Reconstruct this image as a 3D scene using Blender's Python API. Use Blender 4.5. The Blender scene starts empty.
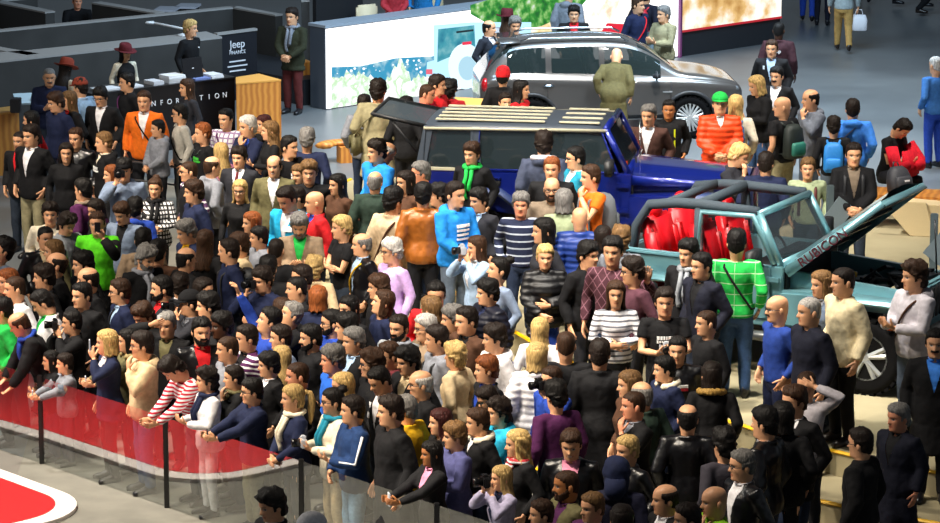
import bpy, bmesh, math, random
import numpy as np
from mathutils import Vector, Matrix, Euler, noise
random.seed(7)
SC = bpy.context.scene
COL = SC.collection
R = math.radians

# ------------------------------------------------------------------ camera
FPX, PITCH, CH, CY = 3400.0, R(12.36), 10.1, -40.0
cp, sp = math.cos(PITCH), math.sin(PITCH)
cam_d = bpy.data.cameras.new('camera'); cam = bpy.data.objects.new('camera', cam_d); COL.objects.link(cam)
cam_d.sensor_width = 36; cam_d.lens = 36 * FPX / 940; cam_d.clip_end = 400
cam.location = (0, CY, CH); cam.rotation_euler = (math.pi / 2 - PITCH, 0, 0)
SC.camera = cam
FW = np.array([0, cp, -sp]); UPV = np.array([0, sp, cp]); RT = np.array([1., 0, 0])

def at(x, y, z=0.0):
    """point of the place on the level z that the photo shows at pixel x, y"""
    d = FW + RT * (x - 470) / FPX + UPV * (261.5 - y) / FPX
    t = (z - CH) / d[2]
    return np.array([0, CY, CH]) + d * t

def atY(x, y, Y):
    d = FW + RT * (x - 470) / FPX + UPV * (261.5 - y) / FPX
    t = (Y - CY) / d[1]
    return np.array([0, CY, CH]) + d * t

def proj(p):
    q = np.array(p, float) - np.array([0, CY, CH]); z = q @ FW
    return 470 + FPX * (q @ RT) / z, 261.5 - FPX * (q @ UPV) / z

# ------------------------------------------------------------------ colours
def s2l(c): return c / 12.92 if c <= .04045 else ((c + .055) / 1.055) ** 2.4
def hexc(h):
    h = h.lstrip('#'); return tuple(s2l(int(h[i:i + 2], 16) / 255) for i in (0, 2, 4)) + (1.,)
CN = dict(black='0b0b0f', navy='141d3c', navyblack='0c0f20', blacknavy='10122a', blackw='0b0b0e', charcoal='24252c', grey='7d8089', greyblue='5d6b80', bluegrey='74839c',
  slate='3d4459', slategrey='666c78', slateblue='4d4f7e', slateblack='20242e', stone='a8a49b', silver='9aa3a3', palegrey='b9b4bb', white='e2e0e4', cream='ddd3bd',
  beige='c9b28c', beigecoat='d6c7a2', sand='c0a888', tan='8c7760', taupe='776858', khaki='8f8768', khaki2='b08a4e', tanpant='b98750', olive='5f5a3c', olivebrown='57502f',
  darkolive='2c2e1e', darkgreen='27382f', sage='98a482', brown='4b3020', darkbrown='2e2119', corduroy='4a3029', cognac='9c5a22', rust='8a3a2a', maroon='5c1f26', maroonblack='34181f',
  red='c81a22', red2='b3202a', crimson='d11a3c', orange='e06a14', orangered='f04a16', yellow='d6a716', lilac='c9a6e0', lilacgrey='9d98b4', purple='4c1b4a', plum='46252f', plum2='4e2c38', pink='d98aa8',
  turquoise='1fa6d6', azure='1f86dc', brightblue='2562c8', brightblue2='3f86e8', royalnavy='1e3a86', blue='1f3f9c', teal='1b7f9a', cyan='26a8cf', palblue='9db7d4', lightdenim='87a3bf', denimblue='3a6fb0',
  greyjean='566272', jean='36517a', ltjean='8fb0cf', brightjean='2b66c0', lime='5ad61e', lime2='86c220', green='1fae48', greypat='8a8f96', trackblue='17335f', redstripe='c0243a', plaid='5a3a63',
  burgundy='54201f', navystripe='1d2540', whitestripe='d8d6da', blond='d8b25c', brightjean2='2b66c0', wood='c98a35', fur='8a7a50', furtan='9c7a3c', darkgrey='37343d', hair='201510')
def col(n):
    if isinstance(n, tuple): return n
    return hexc(CN[n]) if n in CN else hexc(n)
HC = dict(k='0e0b0a', d='1b120d', n='332013', l='6b4f30', y='b5965f', g='6e6b68', w='b9b4ae', r='7d4420', b='3a1715')

# ------------------------------------------------------------------ materials
def new_mat(name):
    m = bpy.data.materials.new(name); m.use_nodes = True
    nt = m.node_tree; return m, nt, nt.nodes, nt.links, nt.nodes['Principled BSDF']

def plain(name, c, rough=.6, metal=0., bump=0., scale=60., var=.08, spec=.5, coat=0.):
    m, nt, N, L, b = new_mat(name)
    tc = N.new('ShaderNodeTexCoord'); nz = N.new('ShaderNodeTexNoise'); nz.inputs['Scale'].default_value = scale
    L.new(tc.outputs['Object'], nz.inputs['Vector'])
    mx = N.new('ShaderNodeMix'); mx.data_type = 'RGBA'
    c = col(c); mx.inputs['A'].default_value = tuple(v * (1 - var) for v in c[:3]) + (1,)
    mx.inputs['B'].default_value = tuple(min(1, v * (1 + var)) for v in c[:3]) + (1,)
    L.new(nz.outputs['Fac'], mx.inputs['Factor']); L.new(mx.outputs['Result'], b.inputs['Base Color'])
    b.inputs['Roughness'].default_value = rough; b.inputs['Metallic'].default_value = metal
    b.inputs['Specular IOR Level'].default_value = spec; b.inputs['Coat Weight'].default_value = coat
    if bump:
        bp = N.new('ShaderNodeBump'); bp.inputs['Strength'].default_value = bump; bp.inputs['Distance'].default_value = .01
        L.new(nz.outputs['Fac'], bp.inputs['Height']); L.new(bp.outputs['Normal'], b.inputs['Normal'])
    return m
PM = {}
def P(name, *a, **k):
    if name not in PM: PM[name] = plain(name, *a, **k)
    return PM[name]

def emit(name, c, s=1.0):
    m, nt, N, L, b = new_mat(name); c = col(c)
    b.inputs['Base Color'].default_value = (0.02, .02, .02, 1); b.inputs['Emission Color'].default_value = c; b.inputs['Emission Strength'].default_value = s
    b.inputs['Roughness'].default_value = .5
    return m

def obj_color_mat(name, rough, bump, scale, kind='cloth', spec=.3, pat=None):
    m, nt, N, L, b = new_mat(name)
    oi = N.new('ShaderNodeObjectInfo'); tc = N.new('ShaderNodeTexCoord')
    base = oi.outputs['Color']
    def mathn(op, a, bb=None):
        n = N.new('ShaderNodeMath'); n.operation = op
        for i, v in enumerate((a, bb)):
            if v is None: continue
            if isinstance(v, (int, float)): n.inputs[i].default_value = v
            else: L.new(v, n.inputs[i])
        return n.outputs[0]
    def mix(f, a, bb):
        n = N.new('ShaderNodeMix'); n.data_type = 'RGBA'
        L.new(f, n.inputs['Factor'])
        for k, v in (('A', a), ('B', bb)):
            if isinstance(v, tuple): n.inputs[k].default_value = v
            else: L.new(v, n.inputs[k])
        return n.outputs['Result']
    if pat:
        sx = N.new('ShaderNodeSeparateXYZ'); L.new(tc.outputs['Object'], sx.inputs[0])
        X, Y, Z = sx.outputs
        def bands(v, freq, duty, ph=0.):
            return mathn('LESS_THAN', mathn('FRACT', mathn('ADD', mathn('MULTIPLY', v, freq), ph)), duty)
        white = (.75, .74, .76, 1)
        A = mathn('ARCTAN2', X, mathn('MULTIPLY', Y, -1.0))
        if pat == 'stripe': base = mix(bands(Z, 24, .5), base, white)
        elif pat == 'stripep': base = mix(bands(Z, 18, .4), base, white)
        elif pat == 'striped': base = mix(bands(Z, 11, .22), base, (.45, .5, .6, 1))
        elif pat == 'striped2': base = mix(bands(Z, 18, .38), base, (.12, .12, .14, 1))
        elif pat == 'stripeg':
            base = mix(bands(Z, 9, .09), base, (.40, .66, .36, 1)); base = mix(bands(X, 5, .03), base, (.3, .6, .3, 1))
        elif pat == 'check':
            f = mathn('MULTIPLY', bands(Z, 17, .6), bands(mathn('ADD', X, Y), 17, .6)); base = mix(f, (.02, .02, .022, 1), white)
        elif pat == 'plaidp':
            base = mix(bands(Z, 12, .3), base, white); base = mix(bands(X, 12, .4), base, (.03, .02, .05, 1))
        elif pat == 'plaidw':
            base = mix(bands(Z, 14, .3), base, (.3, .2, .35, 1)); base = mix(bands(X, 14, .3), base, (.3, .2, .35, 1))
        elif pat == 'argyle':
            u = mathn('ADD', mathn('MULTIPLY', X, 7), mathn('MULTIPLY', Z, 5)); v = mathn('SUBTRACT', mathn('MULTIPLY', X, 7), mathn('MULTIPLY', Z, 5))
            base = mix(bands(u, 1.5, .12), base, (.2, .09, .12, 1)); base = mix(bands(v, 1.5, .12), base, (.2, .09, .12, 1))
    nz = N.new('ShaderNodeTexNoise'); nz.inputs['Scale'].default_value = scale; nz.inputs['Detail'].default_value = 4
    mp = N.new('ShaderNodeMapping'); L.new(tc.outputs['Object'], mp.inputs['Vector']); L.new(mp.outputs['Vector'], nz.inputs['Vector'])
    if kind == 'hair': mp.inputs['Scale'].default_value = (1, 1, .22)
    hs = N.new('ShaderNodeHueSaturation'); L.new(base, hs.inputs['Color'])
    lo, hi = (.55, 1.45) if kind == 'hair' else (.85, 1.15)
    mr = N.new('ShaderNodeMapRange'); mr.inputs['From Min'].default_value = .3; mr.inputs['From Max'].default_value = .7
    mr.inputs['To Min'].default_value = lo; mr.inputs['To Max'].default_value = hi
    L.new(nz.outputs['Fac'], mr.inputs['Value']); L.new(mr.outputs['Result'], hs.inputs['Value'])
    L.new(hs.outputs['Color'], b.inputs['Base Color'])
    b.inputs['Roughness'].default_value = rough; b.inputs['Specular IOR Level'].default_value = spec
    bp = N.new('ShaderNodeBump'); bp.inputs['Strength'].default_value = bump; bp.inputs['Distance'].default_value = .012
    L.new(nz.outputs['Fac'], bp.inputs['Height']); L.new(bp.outputs['Normal'], b.inputs['Normal'])
    return m
M_CLOTH = obj_color_mat('woven_cloth', .85, .5, 22)
M_LEATHER = obj_color_mat('leather', .33, .5, 16, spec=.5)
M_SHINY = obj_color_mat('nylon_shell', .5, .6, 14, spec=.45)
M_DENIM = obj_color_mat('denim', .85, .4, 30)
M_HAIR = obj_color_mat('hair_strands', .6, 1.0, 75, 'hair', spec=.25)
M_FELT = obj_color_mat('felt', .9, .3, 40)
M_PLASTIC = obj_color_mat('plastic', .35, .05, 30, spec=.5)
PAT = {p: obj_color_mat('cloth_' + p, .85, .4, 22, pat=p) for p in ('stripe', 'stripep', 'striped', 'striped2', 'stripeg', 'check', 'plaidp', 'plaidw', 'argyle')}

def skin_mat():
    m, nt, N, L, b = new_mat('skin')
    oi = N.new('ShaderNodeObjectInfo'); at_ = N.new('ShaderNodeAttribute'); at_.attribute_name = 'feat'
    sc = N.new('ShaderNodeSeparateColor'); L.new(at_.outputs['Color'], sc.inputs[0])
    tc = N.new('ShaderNodeTexCoord'); nz = N.new('ShaderNodeTexNoise'); nz.inputs['Scale'].default_value = 25; L.new(tc.outputs['Object'], nz.inputs['Vector'])
    def mix(f, a, c):
        n = N.new('ShaderNodeMix'); n.data_type = 'RGBA'; L.new(f, n.inputs['Factor']); L.new(a, n.inputs['A'])
        if isinstance(c, tuple): n.inputs['B'].default_value = c
        else: L.new(c, n.inputs['B'])
        return n.outputs['Result']
    hs = N.new('ShaderNodeHueSaturation'); L.new(oi.outputs['Color'], hs.inputs['Color'])
    mr = N.new('ShaderNodeMapRange'); mr.inputs['To Min'].default_value = .85; mr.inputs['To Max'].default_value = 1.15
    L.new(nz.outputs['Fac'], mr.inputs['Value']); L.new(mr.outputs['Result'], hs.inputs['Value'])
    lip = N.new('ShaderNodeMix'); lip.data_type = 'RGBA'; lip.blend_type = 'MULTIPLY'; lip.inputs['Factor'].default_value = 1
    L.new(oi.outputs['Color'], lip.inputs['A']); lip.inputs['B'].default_value = (.62, .3, .3, 1)
    c = mix(sc.outputs[0], hs.outputs['Color'], lip.outputs['Result'])
    c = mix(sc.outputs[2], c, (.55, .53, .5, 1)); c = mix(sc.outputs[1], c, (.018, .012, .01, 1))
    L.new(c, b.inputs['Base Color']); b.inputs['Roughness'].default_value = .48; b.inputs['Specular IOR Level'].default_value = .4
    b.inputs['Subsurface Weight'].default_value = 0.0
    return m
M_SKIN = skin_mat()

# ------------------------------------------------------------------ mesh helpers
def mesh_from(name, V, F, smooth=True, mats=()):
    me = bpy.data.meshes.new(name)
    me.from_pydata([tuple(map(float, v)) for v in V], [], [tuple(map(int, f)) for f in F])
    if smooth: me.polygons.foreach_set('use_smooth', [True] * len(me.polygons))
    for m in mats: me.materials.append(m)
    me.update(); return me

def fix_normals(me):
    bm = bmesh.new(); bm.from_mesh(me); bmesh.ops.recalc_face_normals(bm, faces=bm.faces); bm.to_mesh(me); bm.free()

class MB:
    """collects shapes into one mesh object"""
    def __init__(self): self.V = []; self.F = []; self.n = 0
    def add(self, V, F):
        o = self.n; V = np.asarray(V, float).reshape(-1, 3)
        self.V.append(V); self.F += [tuple(i + o for i in f) for f in F]; self.n += len(V); return self
    def box(self, c, s, rz=0., M=None):
        x, y, z = s[0] / 2, s[1] / 2, s[2] / 2
        V = np.array([[i, j, k] for i in (-x, x) for j in (-y, y) for k in (-z, z)])
        if rz: V = V @ np.array(Matrix.Rotation(rz, 3, 'Z')).T
        if M is not None: V = V @ np.array(M).T
        return self.add(V + np.array(c), [(0, 1, 3, 2), (4, 6, 7, 5), (0, 4, 5, 1), (2, 3, 7, 6), (0, 2, 6, 4), (1, 5, 7, 3)])
    def tube(self, pts, r, n=8, caps=True, flat=None):
        V, F = loft_tube(pts, r, n, caps, flat); return self.add(V, F)
    def prism(self, poly, axis, a, b):
        """2-D polygon extruded along axis 0/1/2 from a to b"""
        n = len(poly); V = []
        for t in (a, b):
            for p in poly:
                q = list(p); q.insert(axis, t); V.append(q)
        F = [tuple(range(n)), tuple(range(2 * n - 1, n - 1, -1))] + [(i, i + n, (i + 1) % n + n, (i + 1) % n) for i in range(n)]
        return self.add(V, F)
    def quad(self, pts, th=.0):
        P4 = np.array(pts, float)
        if th == 0: return self.add(P4, [tuple(range(len(P4)))])
        nrm = np.cross(P4[1] - P4[0], P4[2] - P4[0]); nrm /= np.linalg.norm(nrm); n = len(P4)
        V = np.vstack([P4, P4 + nrm * th])
        return self.add(V, [tuple(range(n)), tuple(range(2 * n - 1, n - 1, -1))] + [(i, i + n, (i + 1) % n + n, (i + 1) % n) for i in range(n)])
    def lathe(self, prof, n=24, axis=2, c=(0, 0, 0)):
        V = []; F = []
        for r, h in prof:
            for k in range(n):
                a = 2 * math.pi * k / n; p = [r * math.cos(a), r * math.sin(a)]; p.insert(axis, h); V.append(p)
        m = len(prof)
        for i in range(m - 1):
            for k in range(n): F.append((i * n + k, i * n + (k + 1) % n, (i + 1) * n + (k + 1) % n, (i + 1) * n + k))
        F.append(tuple(range(n))); F.append(tuple(range((m - 1) * n, m * n)))
        return self.add(np.array(V) + np.array(c), F)
    def ell(self, c, s, nu=16, nv=10):
        V = []; F = []
        for j in range(nv + 1):
            t = math.pi * j / nv
            for i in range(nu):
                a = 2 * math.pi * i / nu; V.append((c[0] + s[0] * math.sin(t) * math.cos(a), c[1] + s[1] * math.sin(t) * math.sin(a), c[2] + s[2] * math.cos(t)))
        for j in range(nv):
            for i in range(nu): F.append((j * nu + i, j * nu + (i + 1) % nu, (j + 1) * nu + (i + 1) % nu, (j + 1) * nu + i))
        return self.add(V, F)
    def mesh(self, name, smooth=False, mats=(), bevel=0.):
        me = mesh_from(name, np.vstack(self.V), self.F, smooth, mats)
        bm = bmesh.new(); bm.from_mesh(me)
        bmesh.ops.remove_doubles(bm, verts=bm.verts, dist=1e-6)
        bmesh.ops.recalc_face_normals(bm, faces=bm.faces)
        if bevel:
            es = [e for e in bm.edges if len(e.link_faces) == 2 and e.calc_face_angle(0) > .6]
            try: bmesh.ops.bevel(bm, geom=es, offset=bevel, segments=2, affect='EDGES', clamp_overlap=True)
            except Exception: pass
            for f in bm.faces: f.smooth = smooth
        bm.to_mesh(me); bm.free()
        return me
    def build(self, name, mat, parent=None, smooth=False, bevel=0., color=None):
        return link(name, self.mesh(name, smooth, (mat,), bevel), parent, color)

def link(name, me, parent=None, color=None):
    o = bpy.data.objects.new(name, me); COL.objects.link(o)
    if parent is not None: o.parent = parent
    if color is not None: o.color = col(color)
    return o
def tag(o, label, cat, group=None, kind=None):
    if label: o['label'] = label
    if cat: o['category'] = cat
    if group: o['group'] = group
    if kind: o['kind'] = kind
    return o
def struct(o): o['kind'] = 'structure'; return o
def empty(name, loc=(0, 0, 0), rz=0.):
    o = bpy.data.objects.new(name, None); COL.objects.link(o); o.location = loc; o.rotation_euler = (0, 0, rz); o.empty_display_size = .1; return o

def loft_tube(pts, r, n=8, caps=True, flat=None):
    pts = np.array(pts, float); m = len(pts)
    r = np.broadcast_to(np.array(r, float), (m,)) if np.ndim(r) < 2 else np.array(r, float)
    T = np.gradient(pts, axis=0); T /= np.linalg.norm(T, axis=1)[:, None] + 1e-12
    up = np.array([0, 0, 1.]) if abs(T[0][2]) < .9 else np.array([0, 1., 0])
    u = np.cross(T[0], up); u /= np.linalg.norm(u); V = []
    for i in range(m):
        u = u - T[i] * (u @ T[i]); u /= np.linalg.norm(u) + 1e-12; v = np.cross(T[i], u)
        ra, rb = (r[i], r[i]) if r.ndim == 1 else (r[i][0], r[i][1])
        for k in range(n):
            a = 2 * math.pi * k / n; V.append(pts[i] + ra * math.cos(a) * u + rb * math.sin(a) * v)
    F = [(i * n + k, i * n + (k + 1) % n, (i + 1) * n + (k + 1) % n, (i + 1) * n + k) for i in range(m - 1) for k in range(n)]
    if caps: F += [tuple(range(n))[::-1], tuple(range((m - 1) * n, m * n))]
    return np.array(V), F

def loft_rings(rings, n=24, caps=True, e=2.0, phi0=0.):
    """rings: (z, half width, half depth, y centre[, x centre])"""
    V = []
    for rg in rings:
        z, a, b, yc = rg[:4]; xc = rg[4] if len(rg) > 4 else 0
        for k in range(n):
            t = 2 * math.pi * k / n; c, s = math.cos(t), math.sin(t)
            V.append((xc + a * math.copysign(abs(s) ** (2 / e), s), yc - b * math.copysign(abs(c) ** (2 / e), c), z))
    m = len(rings)
    F = [(i * n + k, i * n + (k + 1) % n, (i + 1) * n + (k + 1) % n, (i + 1) * n + k) for i in range(m - 1) for k in range(n)]
    if caps: F += [tuple(range(n))[::-1], tuple(range((m - 1) * n, m * n))]
    return np.array(V), F

def mod_eval(V, F, mods, name='tmp'):
    """evaluate modifiers once and hand back the plain mesh"""
    me = mesh_from(name, V, F, False); fix_normals(me)
    o = bpy.data.objects.new(name, me); COL.objects.link(o)
    for typ, kw in mods:
        md = o.modifiers.new(typ, typ)
        for k, v in kw.items(): setattr(md, k, v)
    dg = bpy.context.evaluated_depsgraph_get(); ev = o.evaluated_get(dg)
    out = bpy.data.meshes.new_from_object(ev)
    bpy.data.objects.remove(o); bpy.data.meshes.remove(me)
    return out
def mverts(me):
    a = np.empty(len(me.vertices) * 3); me.vertices.foreach_get('co', a); return a.reshape(-1, 3)
def set_verts(me, V): me.vertices.foreach_set('co', np.ascontiguousarray(V, dtype=np.float32).ravel()); me.update()
def mfaces(me): return [tuple(p.vertices) for p in me.polygons]
# ------------------------------------------------------------------ the head
NU = 56
def _phis():
    f = np.linspace(-72, 72, 38)[:-1]; b = np.linspace(72, 288, NU - 37 + 1)[:-1]
    return np.radians(np.concatenate([f, b]))
PHI = _phis()
HEADP = np.array([  # z, front, back, side, (chin is z = 0, crown z = .238)
 (-.065, .050, .066, .060), (-.04, .046, .068, .058), (-.018, .052, .072, .0575), (-.006, .070, .075, .058), (.0, .084, .078, .0575), (.010, .091, .081, .060), (.022, .092, .083, .0625),
 (.034, .091, .085, .0645), (.044, .092, .088, .066), (.052, .0925, .090, .0675), (.060, .0925, .092, .069), (.070, .092, .094, .0705), (.080, .0915, .097, .072), (.090, .091, .0985, .073),
 (.100, .090, .100, .074), (.107, .0895, .101, .0745), (.113, .089, .1015, .075), (.119, .089, .102, .0755), (.125, .0895, .1025, .076), (.131, .091, .103, .0765), (.137, .093, .103, .077),
 (.143, .094, .103, .077), (.152, .0945, .103, .077), (.165, .093, .1025, .0765), (.180, .089, .100, .0745), (.196, .081, .094, .070), (.210, .068, .083, .062), (.222, .051, .066, .050), (.231, .031, .044, .033), (.236, .013, .02, .015)])
def head_surface(off=None, female=False, zrow=None):
    """grid of head points in the head frame (origin at the neck pivot, face towards -Y)"""
    H = HEADP; z = H[:, 0][:, None]; ph = PHI[None, :]
    f, b, s = H[:, 1][:, None], H[:, 2][:, None], H[:, 3][:, None]
    if female:
        k = 1 - .10 * np.clip((.09 - z) / .09, 0, 1); s = s * k * .98; f = f * (1 - .04 * np.clip((.03 - z) / .03, 0, 1))
    c, sn = np.cos(ph), np.sin(ph)
    x = s * sn * np.ones_like(c); y = -np.where(c > 0, f, b) * c; zz = z * np.ones_like(x)
    fr = (c > .2)
    ax = np.abs(x); g = lambda v, m, w: np.exp(-((v - m) / w) ** 2)
    nose = np.clip((.134 - zz) / .052, 0, 1) * np.clip((zz - .070) / .008, 0, 1)
    y = y - fr * .027 * nose * np.exp(-(x / (.010 + .006 * nose)) ** 2)
    y = y + fr * .010 * g(ax, .032, .014) * g(zz, .119, .012)
    y = y - fr * .004 * g(zz, .139, .009) * (ax < .055)
    y = y - fr * .005 * g(zz, .056, .006) * np.exp(-(x / .022) ** 2) - fr * .005 * g(zz, .044, .006) * np.exp(-(x / .020) ** 2)
    y = y + fr * .004 * g(zz, .050, .004) * np.exp(-(x / .022) ** 2)
    y = y - fr * .005 * g(zz, .012, .012) * np.exp(-(x / .022) ** 2)
    y = y - fr * .003 * g(zz, .092, .02) * g(ax, .045, .015)
    y = y - .012
    P = np.stack([x, y, zz], -1)
    if off is not None:
        cen = np.array([0, -.002, .12]); d = P - cen; d[..., 2] *= np.where(zz > .12, 1, .15); d /= np.linalg.norm(d, axis=-1, keepdims=True) + 1e-9
        P = P + d * off[..., None]
    return P
def head_feat(smile=False):
    P = head_surface(); x, z = P[..., 0], P[..., 2]; ax = np.abs(x); fr = (np.cos(PHI)[None, :] > .2)
    zl = .049 + (ax * .18 if smile else 0)
    lips = np.exp(-((z - zl) / .0075) ** 2) * (ax < (.032 if smile else .026)) * fr
    white = ((((ax - .032) / .016) ** 2 + ((z - .119) / .0075) ** 2) < 1) * fr * .9
    iris = np.clip(1.6 - ((ax - .032) / .009) ** 2 - ((z - .119) / .0085) ** 2, 0, 1) * fr
    lid = np.exp(-((z - .127) / .0035) ** 2) * (np.abs(ax - .032) < .017) * fr * .75
    brow = np.exp(-((z - .1385 - .004 * np.sin((ax - .012) * 60)) / .0055) ** 2) * (ax > .012) * (ax < .052) * fr
    nost = np.exp(-((z - .072) / .004) ** 2) * np.exp(-((ax - .009) / .005) ** 2) * fr * .7
    C = np.stack([np.clip(lips, 0, 1), np.clip(np.maximum.reduce([iris * .95, brow * .55, lid * .6, nost * .8]), 0, 1), white, np.ones_like(x)], -1)
    if smile:
        teeth = np.exp(-((z - .0505 - ax * .16) / .004) ** 2) * (ax < .02) * fr; C[..., 2] = np.maximum(C[..., 2], teeth); C[..., 0] *= (1 - teeth)
    return C
def grid_faces(m, n, o=0):
    return [(o + i * n + k, o + i * n + (k + 1) % n, o + (i + 1) * n + (k + 1) % n, o + (i + 1) * n + k) for i in range(m - 1) for k in range(n)]
def ears():
    m = MB()
    for s in (-1, 1):
        m.ell((s * .078, .006, .103), (.011, .020, .033), 10, 7); m.ell((s * .076, .0, .082), (.007, .011, .012), 8, 5)
    return np.vstack(m.V), m.F
PIV = np.array([0, .015, 1.505])

# ------------------------------------------------------------------ limbs and poses
POSE = dict(  # wrist of the left arm, elbow pole, hand direction, palm normal, curl
 d=((.27, -.03, .895), (.3, 1, 0), None, (-1, -.1, 0), .35), k=((.235, -.06, .95), (.45, 1, 0), (-.25, -.35, -.9), (-1, 0, 0), .3),
 c=((.065, -.225, .99), (1, .5, -.3), (-.75, -.45, -.35), (0, .9, .2), .5), x=((-.04, -.205, 1.17), (1, .2, -.6), (-1, -.05, .1), (0, 1, 0), .4),
 p=((.075, -.29, 1.16), (.6, .3, -1), (-.4, -.75, .45), (-.4, .3, .8), .8), e=((.095, -.185, 1.485), (.8, -.2, -1), (-.35, -.25, .9), (-.6, .5, .2), .9),
 U=((.27, -.2, 1.93), (.8, .6, 0), (-.1, -.35, .9), (0, -.5, .8), .7), u=((.27, -.2, 1.93), (.8, .6, 0), (-.1, -.35, .9), (0, -.5, .8), .7),
 h=((.075, -.175, 1.40), (.5, -.1, -1), (-.3, .05, .9), (-.2, .9, 0), .6), g=((.37, -.24, 1.40), (.8, .3, -1), (.15, -.15, 1), (0, -1, 0), .12),
 l=((.20, -.47, 1.02), (.6, .5, 0), (-.2, -.9, -.25), (0, 0, -1), .4), o=((.10, -.47, 1.16), (.5, .3, -1), (-.15, -1, .15), (-.7, 0, .3), .7),
 f=((.13, -.13, 1.655), (1, -.3, .3), (-.9, .05, .3), (0, .9, .2), .3), t=((.03, -.195, 1.09), (1, .3, -.5), (-1, -.05, .05), (0, 1, 0), .3))
LEGS = dict(s=(((.095, -.015, .50), (.105, .02, .095)), ((.095, -.015, .50), (.105, .02, .095))),
            w=(((.09, -.16, .53), (.09, -.26, .12)), ((.09, .02, .50), (.09, .30, .17))),
            t=(((.11, -.42, .86), (.12, -.45, .43)), ((.13, -.40, .86), (.14, -.36, .43))))
def unit(v): v = np.array(v, float); return v / (np.linalg.norm(v) + 1e-12)
def arm_pts(code, s, build):
    W, pole, hd, pn, curl = POSE[code]; sh = .172 if build == 'f' else .19
    S = np.array([sh, .012, 1.405]); W = np.array(W, float); a, b = .285, .265
    d = W - S; L = np.linalg.norm(d)
    if L > a + b - .006: W = S + d / L * (a + b - .006); d = W - S; L = np.linalg.norm(d)
    t = (a * a - b * b + L * L) / (2 * L); h = math.sqrt(max(a * a - t * t, 0)); dn = d / L
    p = np.array(pole, float); p = unit(p - dn * (p @ dn)); E = S + dn * t + p * h
    hd = unit(W - E) if hd is None else unit(hd); m = np.array([s, 1, 1])
    return S * m, E * m, W * m, hd * m, unit(pn) * m, curl
def hand(mb, W, hd, pn, curl):
    n = unit(pn - hd * (pn @ hd)); s = np.cross(hd, n)
    V = []; secs = [(-.02, .025, .019), (.015, .030, .018), (.05, .042, .0165), (.082, .042, .0145), (.096, .034, .011)]
    for q, w, th in secs:
        for k in range(8):
            a = 2 * math.pi * k / 8; V.append(W + hd * q + s * w * math.cos(a) + n * th * math.sin(a))
    F = [(i * 8 + k, i * 8 + (k + 1) % 8, (i + 1) * 8 + (k + 1) % 8, (i + 1) * 8 + k) for i in range(4) for k in range(8)] + [tuple(range(8))[::-1], tuple(range(32, 40))]
    mb.add(V, F)
    for k, (off, ln) in enumerate(((-.031, .066), (-.0105, .076), (.0105, .071), (.031, .055))):
        p0 = W + hd * .078 + s * off; pts = [p0]; d = hd.copy()
        for j, fr in enumerate((.5, .3, .25)):
            a = curl * (.55 + .25 * j); d = unit(d * math.cos(a) + n * math.sin(a)); pts.append(pts[-1] + d * ln * fr * 1.15)
        mb.tube(pts, [.0105, .0095, .0085, .006], 6)
    th0 = W + hd * .022 - s * .026; td = unit(hd * .75 - s * .65 + n * .35)
    p1 = th0 + td * .038; td2 = unit(td + hd * .35 + n * curl * .5); p2 = p1 + td2 * .030; p3 = p2 + unit(td2 + n * curl * .5) * .022
    mb.tube([th0, p1, p2, p3], [.0135, .012, .0105, .0075], 6)

TORSO = dict(m=[(.80, .135, .10, .01), (.86, .16, .112, .015), (.93, .168, .115, .015), (1.02, .152, .105, .005), (1.10, .148, .105, .0), (1.20, .160, .115, .0), (1.29, .172, .118, .005), (1.36, .176, .108, .012), (1.40, .168, .095, .016), (1.425, .125, .078, .018), (1.435, .085, .068, .016)],
             f=[(.80, .14, .10, .01), (.86, .165, .115, .02), (.93, .165, .115, .02), (1.02, .138, .098, .005), (1.10, .126, .092, .0), (1.20, .140, .112, -.008), (1.27, .150, .122, -.012), (1.34, .152, .102, .006), (1.39, .148, .088, .014), (1.42, .112, .074, .017), (1.434, .08, .066, .016)])
def tors(build, z, t=0.):
    T = np.array(TORSO[build]); z = min(max(z, T[0, 0]), T[-1, 0])
    return np.interp(z, T[:, 0], T[:, 1]) + t, np.interp(z, T[:, 0], T[:, 2]) + t, np.interp(z, T[:, 0], T[:, 3])
def chest_y(build, x, z, t, back=False):
    a, b, yc = tors(build, z, t); q = b * math.sqrt(max(0, 1 - min(1, abs(x) / a) ** 2)); return yc + (q if back else -q)
def bendV(V, ang):
    if not ang: return V
    V = np.array(V, float); w = np.clip((V[:, 2] - .86) / .2, 0, 1); w = w * w * (3 - 2 * w) * ang
    y, z = V[:, 1].copy(), V[:, 2] - .92; c, s = np.cos(w), np.sin(w)
    V[:, 1] = y * c - z * s; V[:, 2] = y * s + z * c + .92; return V
def legs_of(leg):
    out = []
    for s, (K, A) in zip((1, -1), LEGS[leg]):
        m = np.array([s, 1, 1]); out.append((np.array([.088, .012, .90]) * m, np.array(K) * m, np.array(A) * m))
    return out

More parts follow.
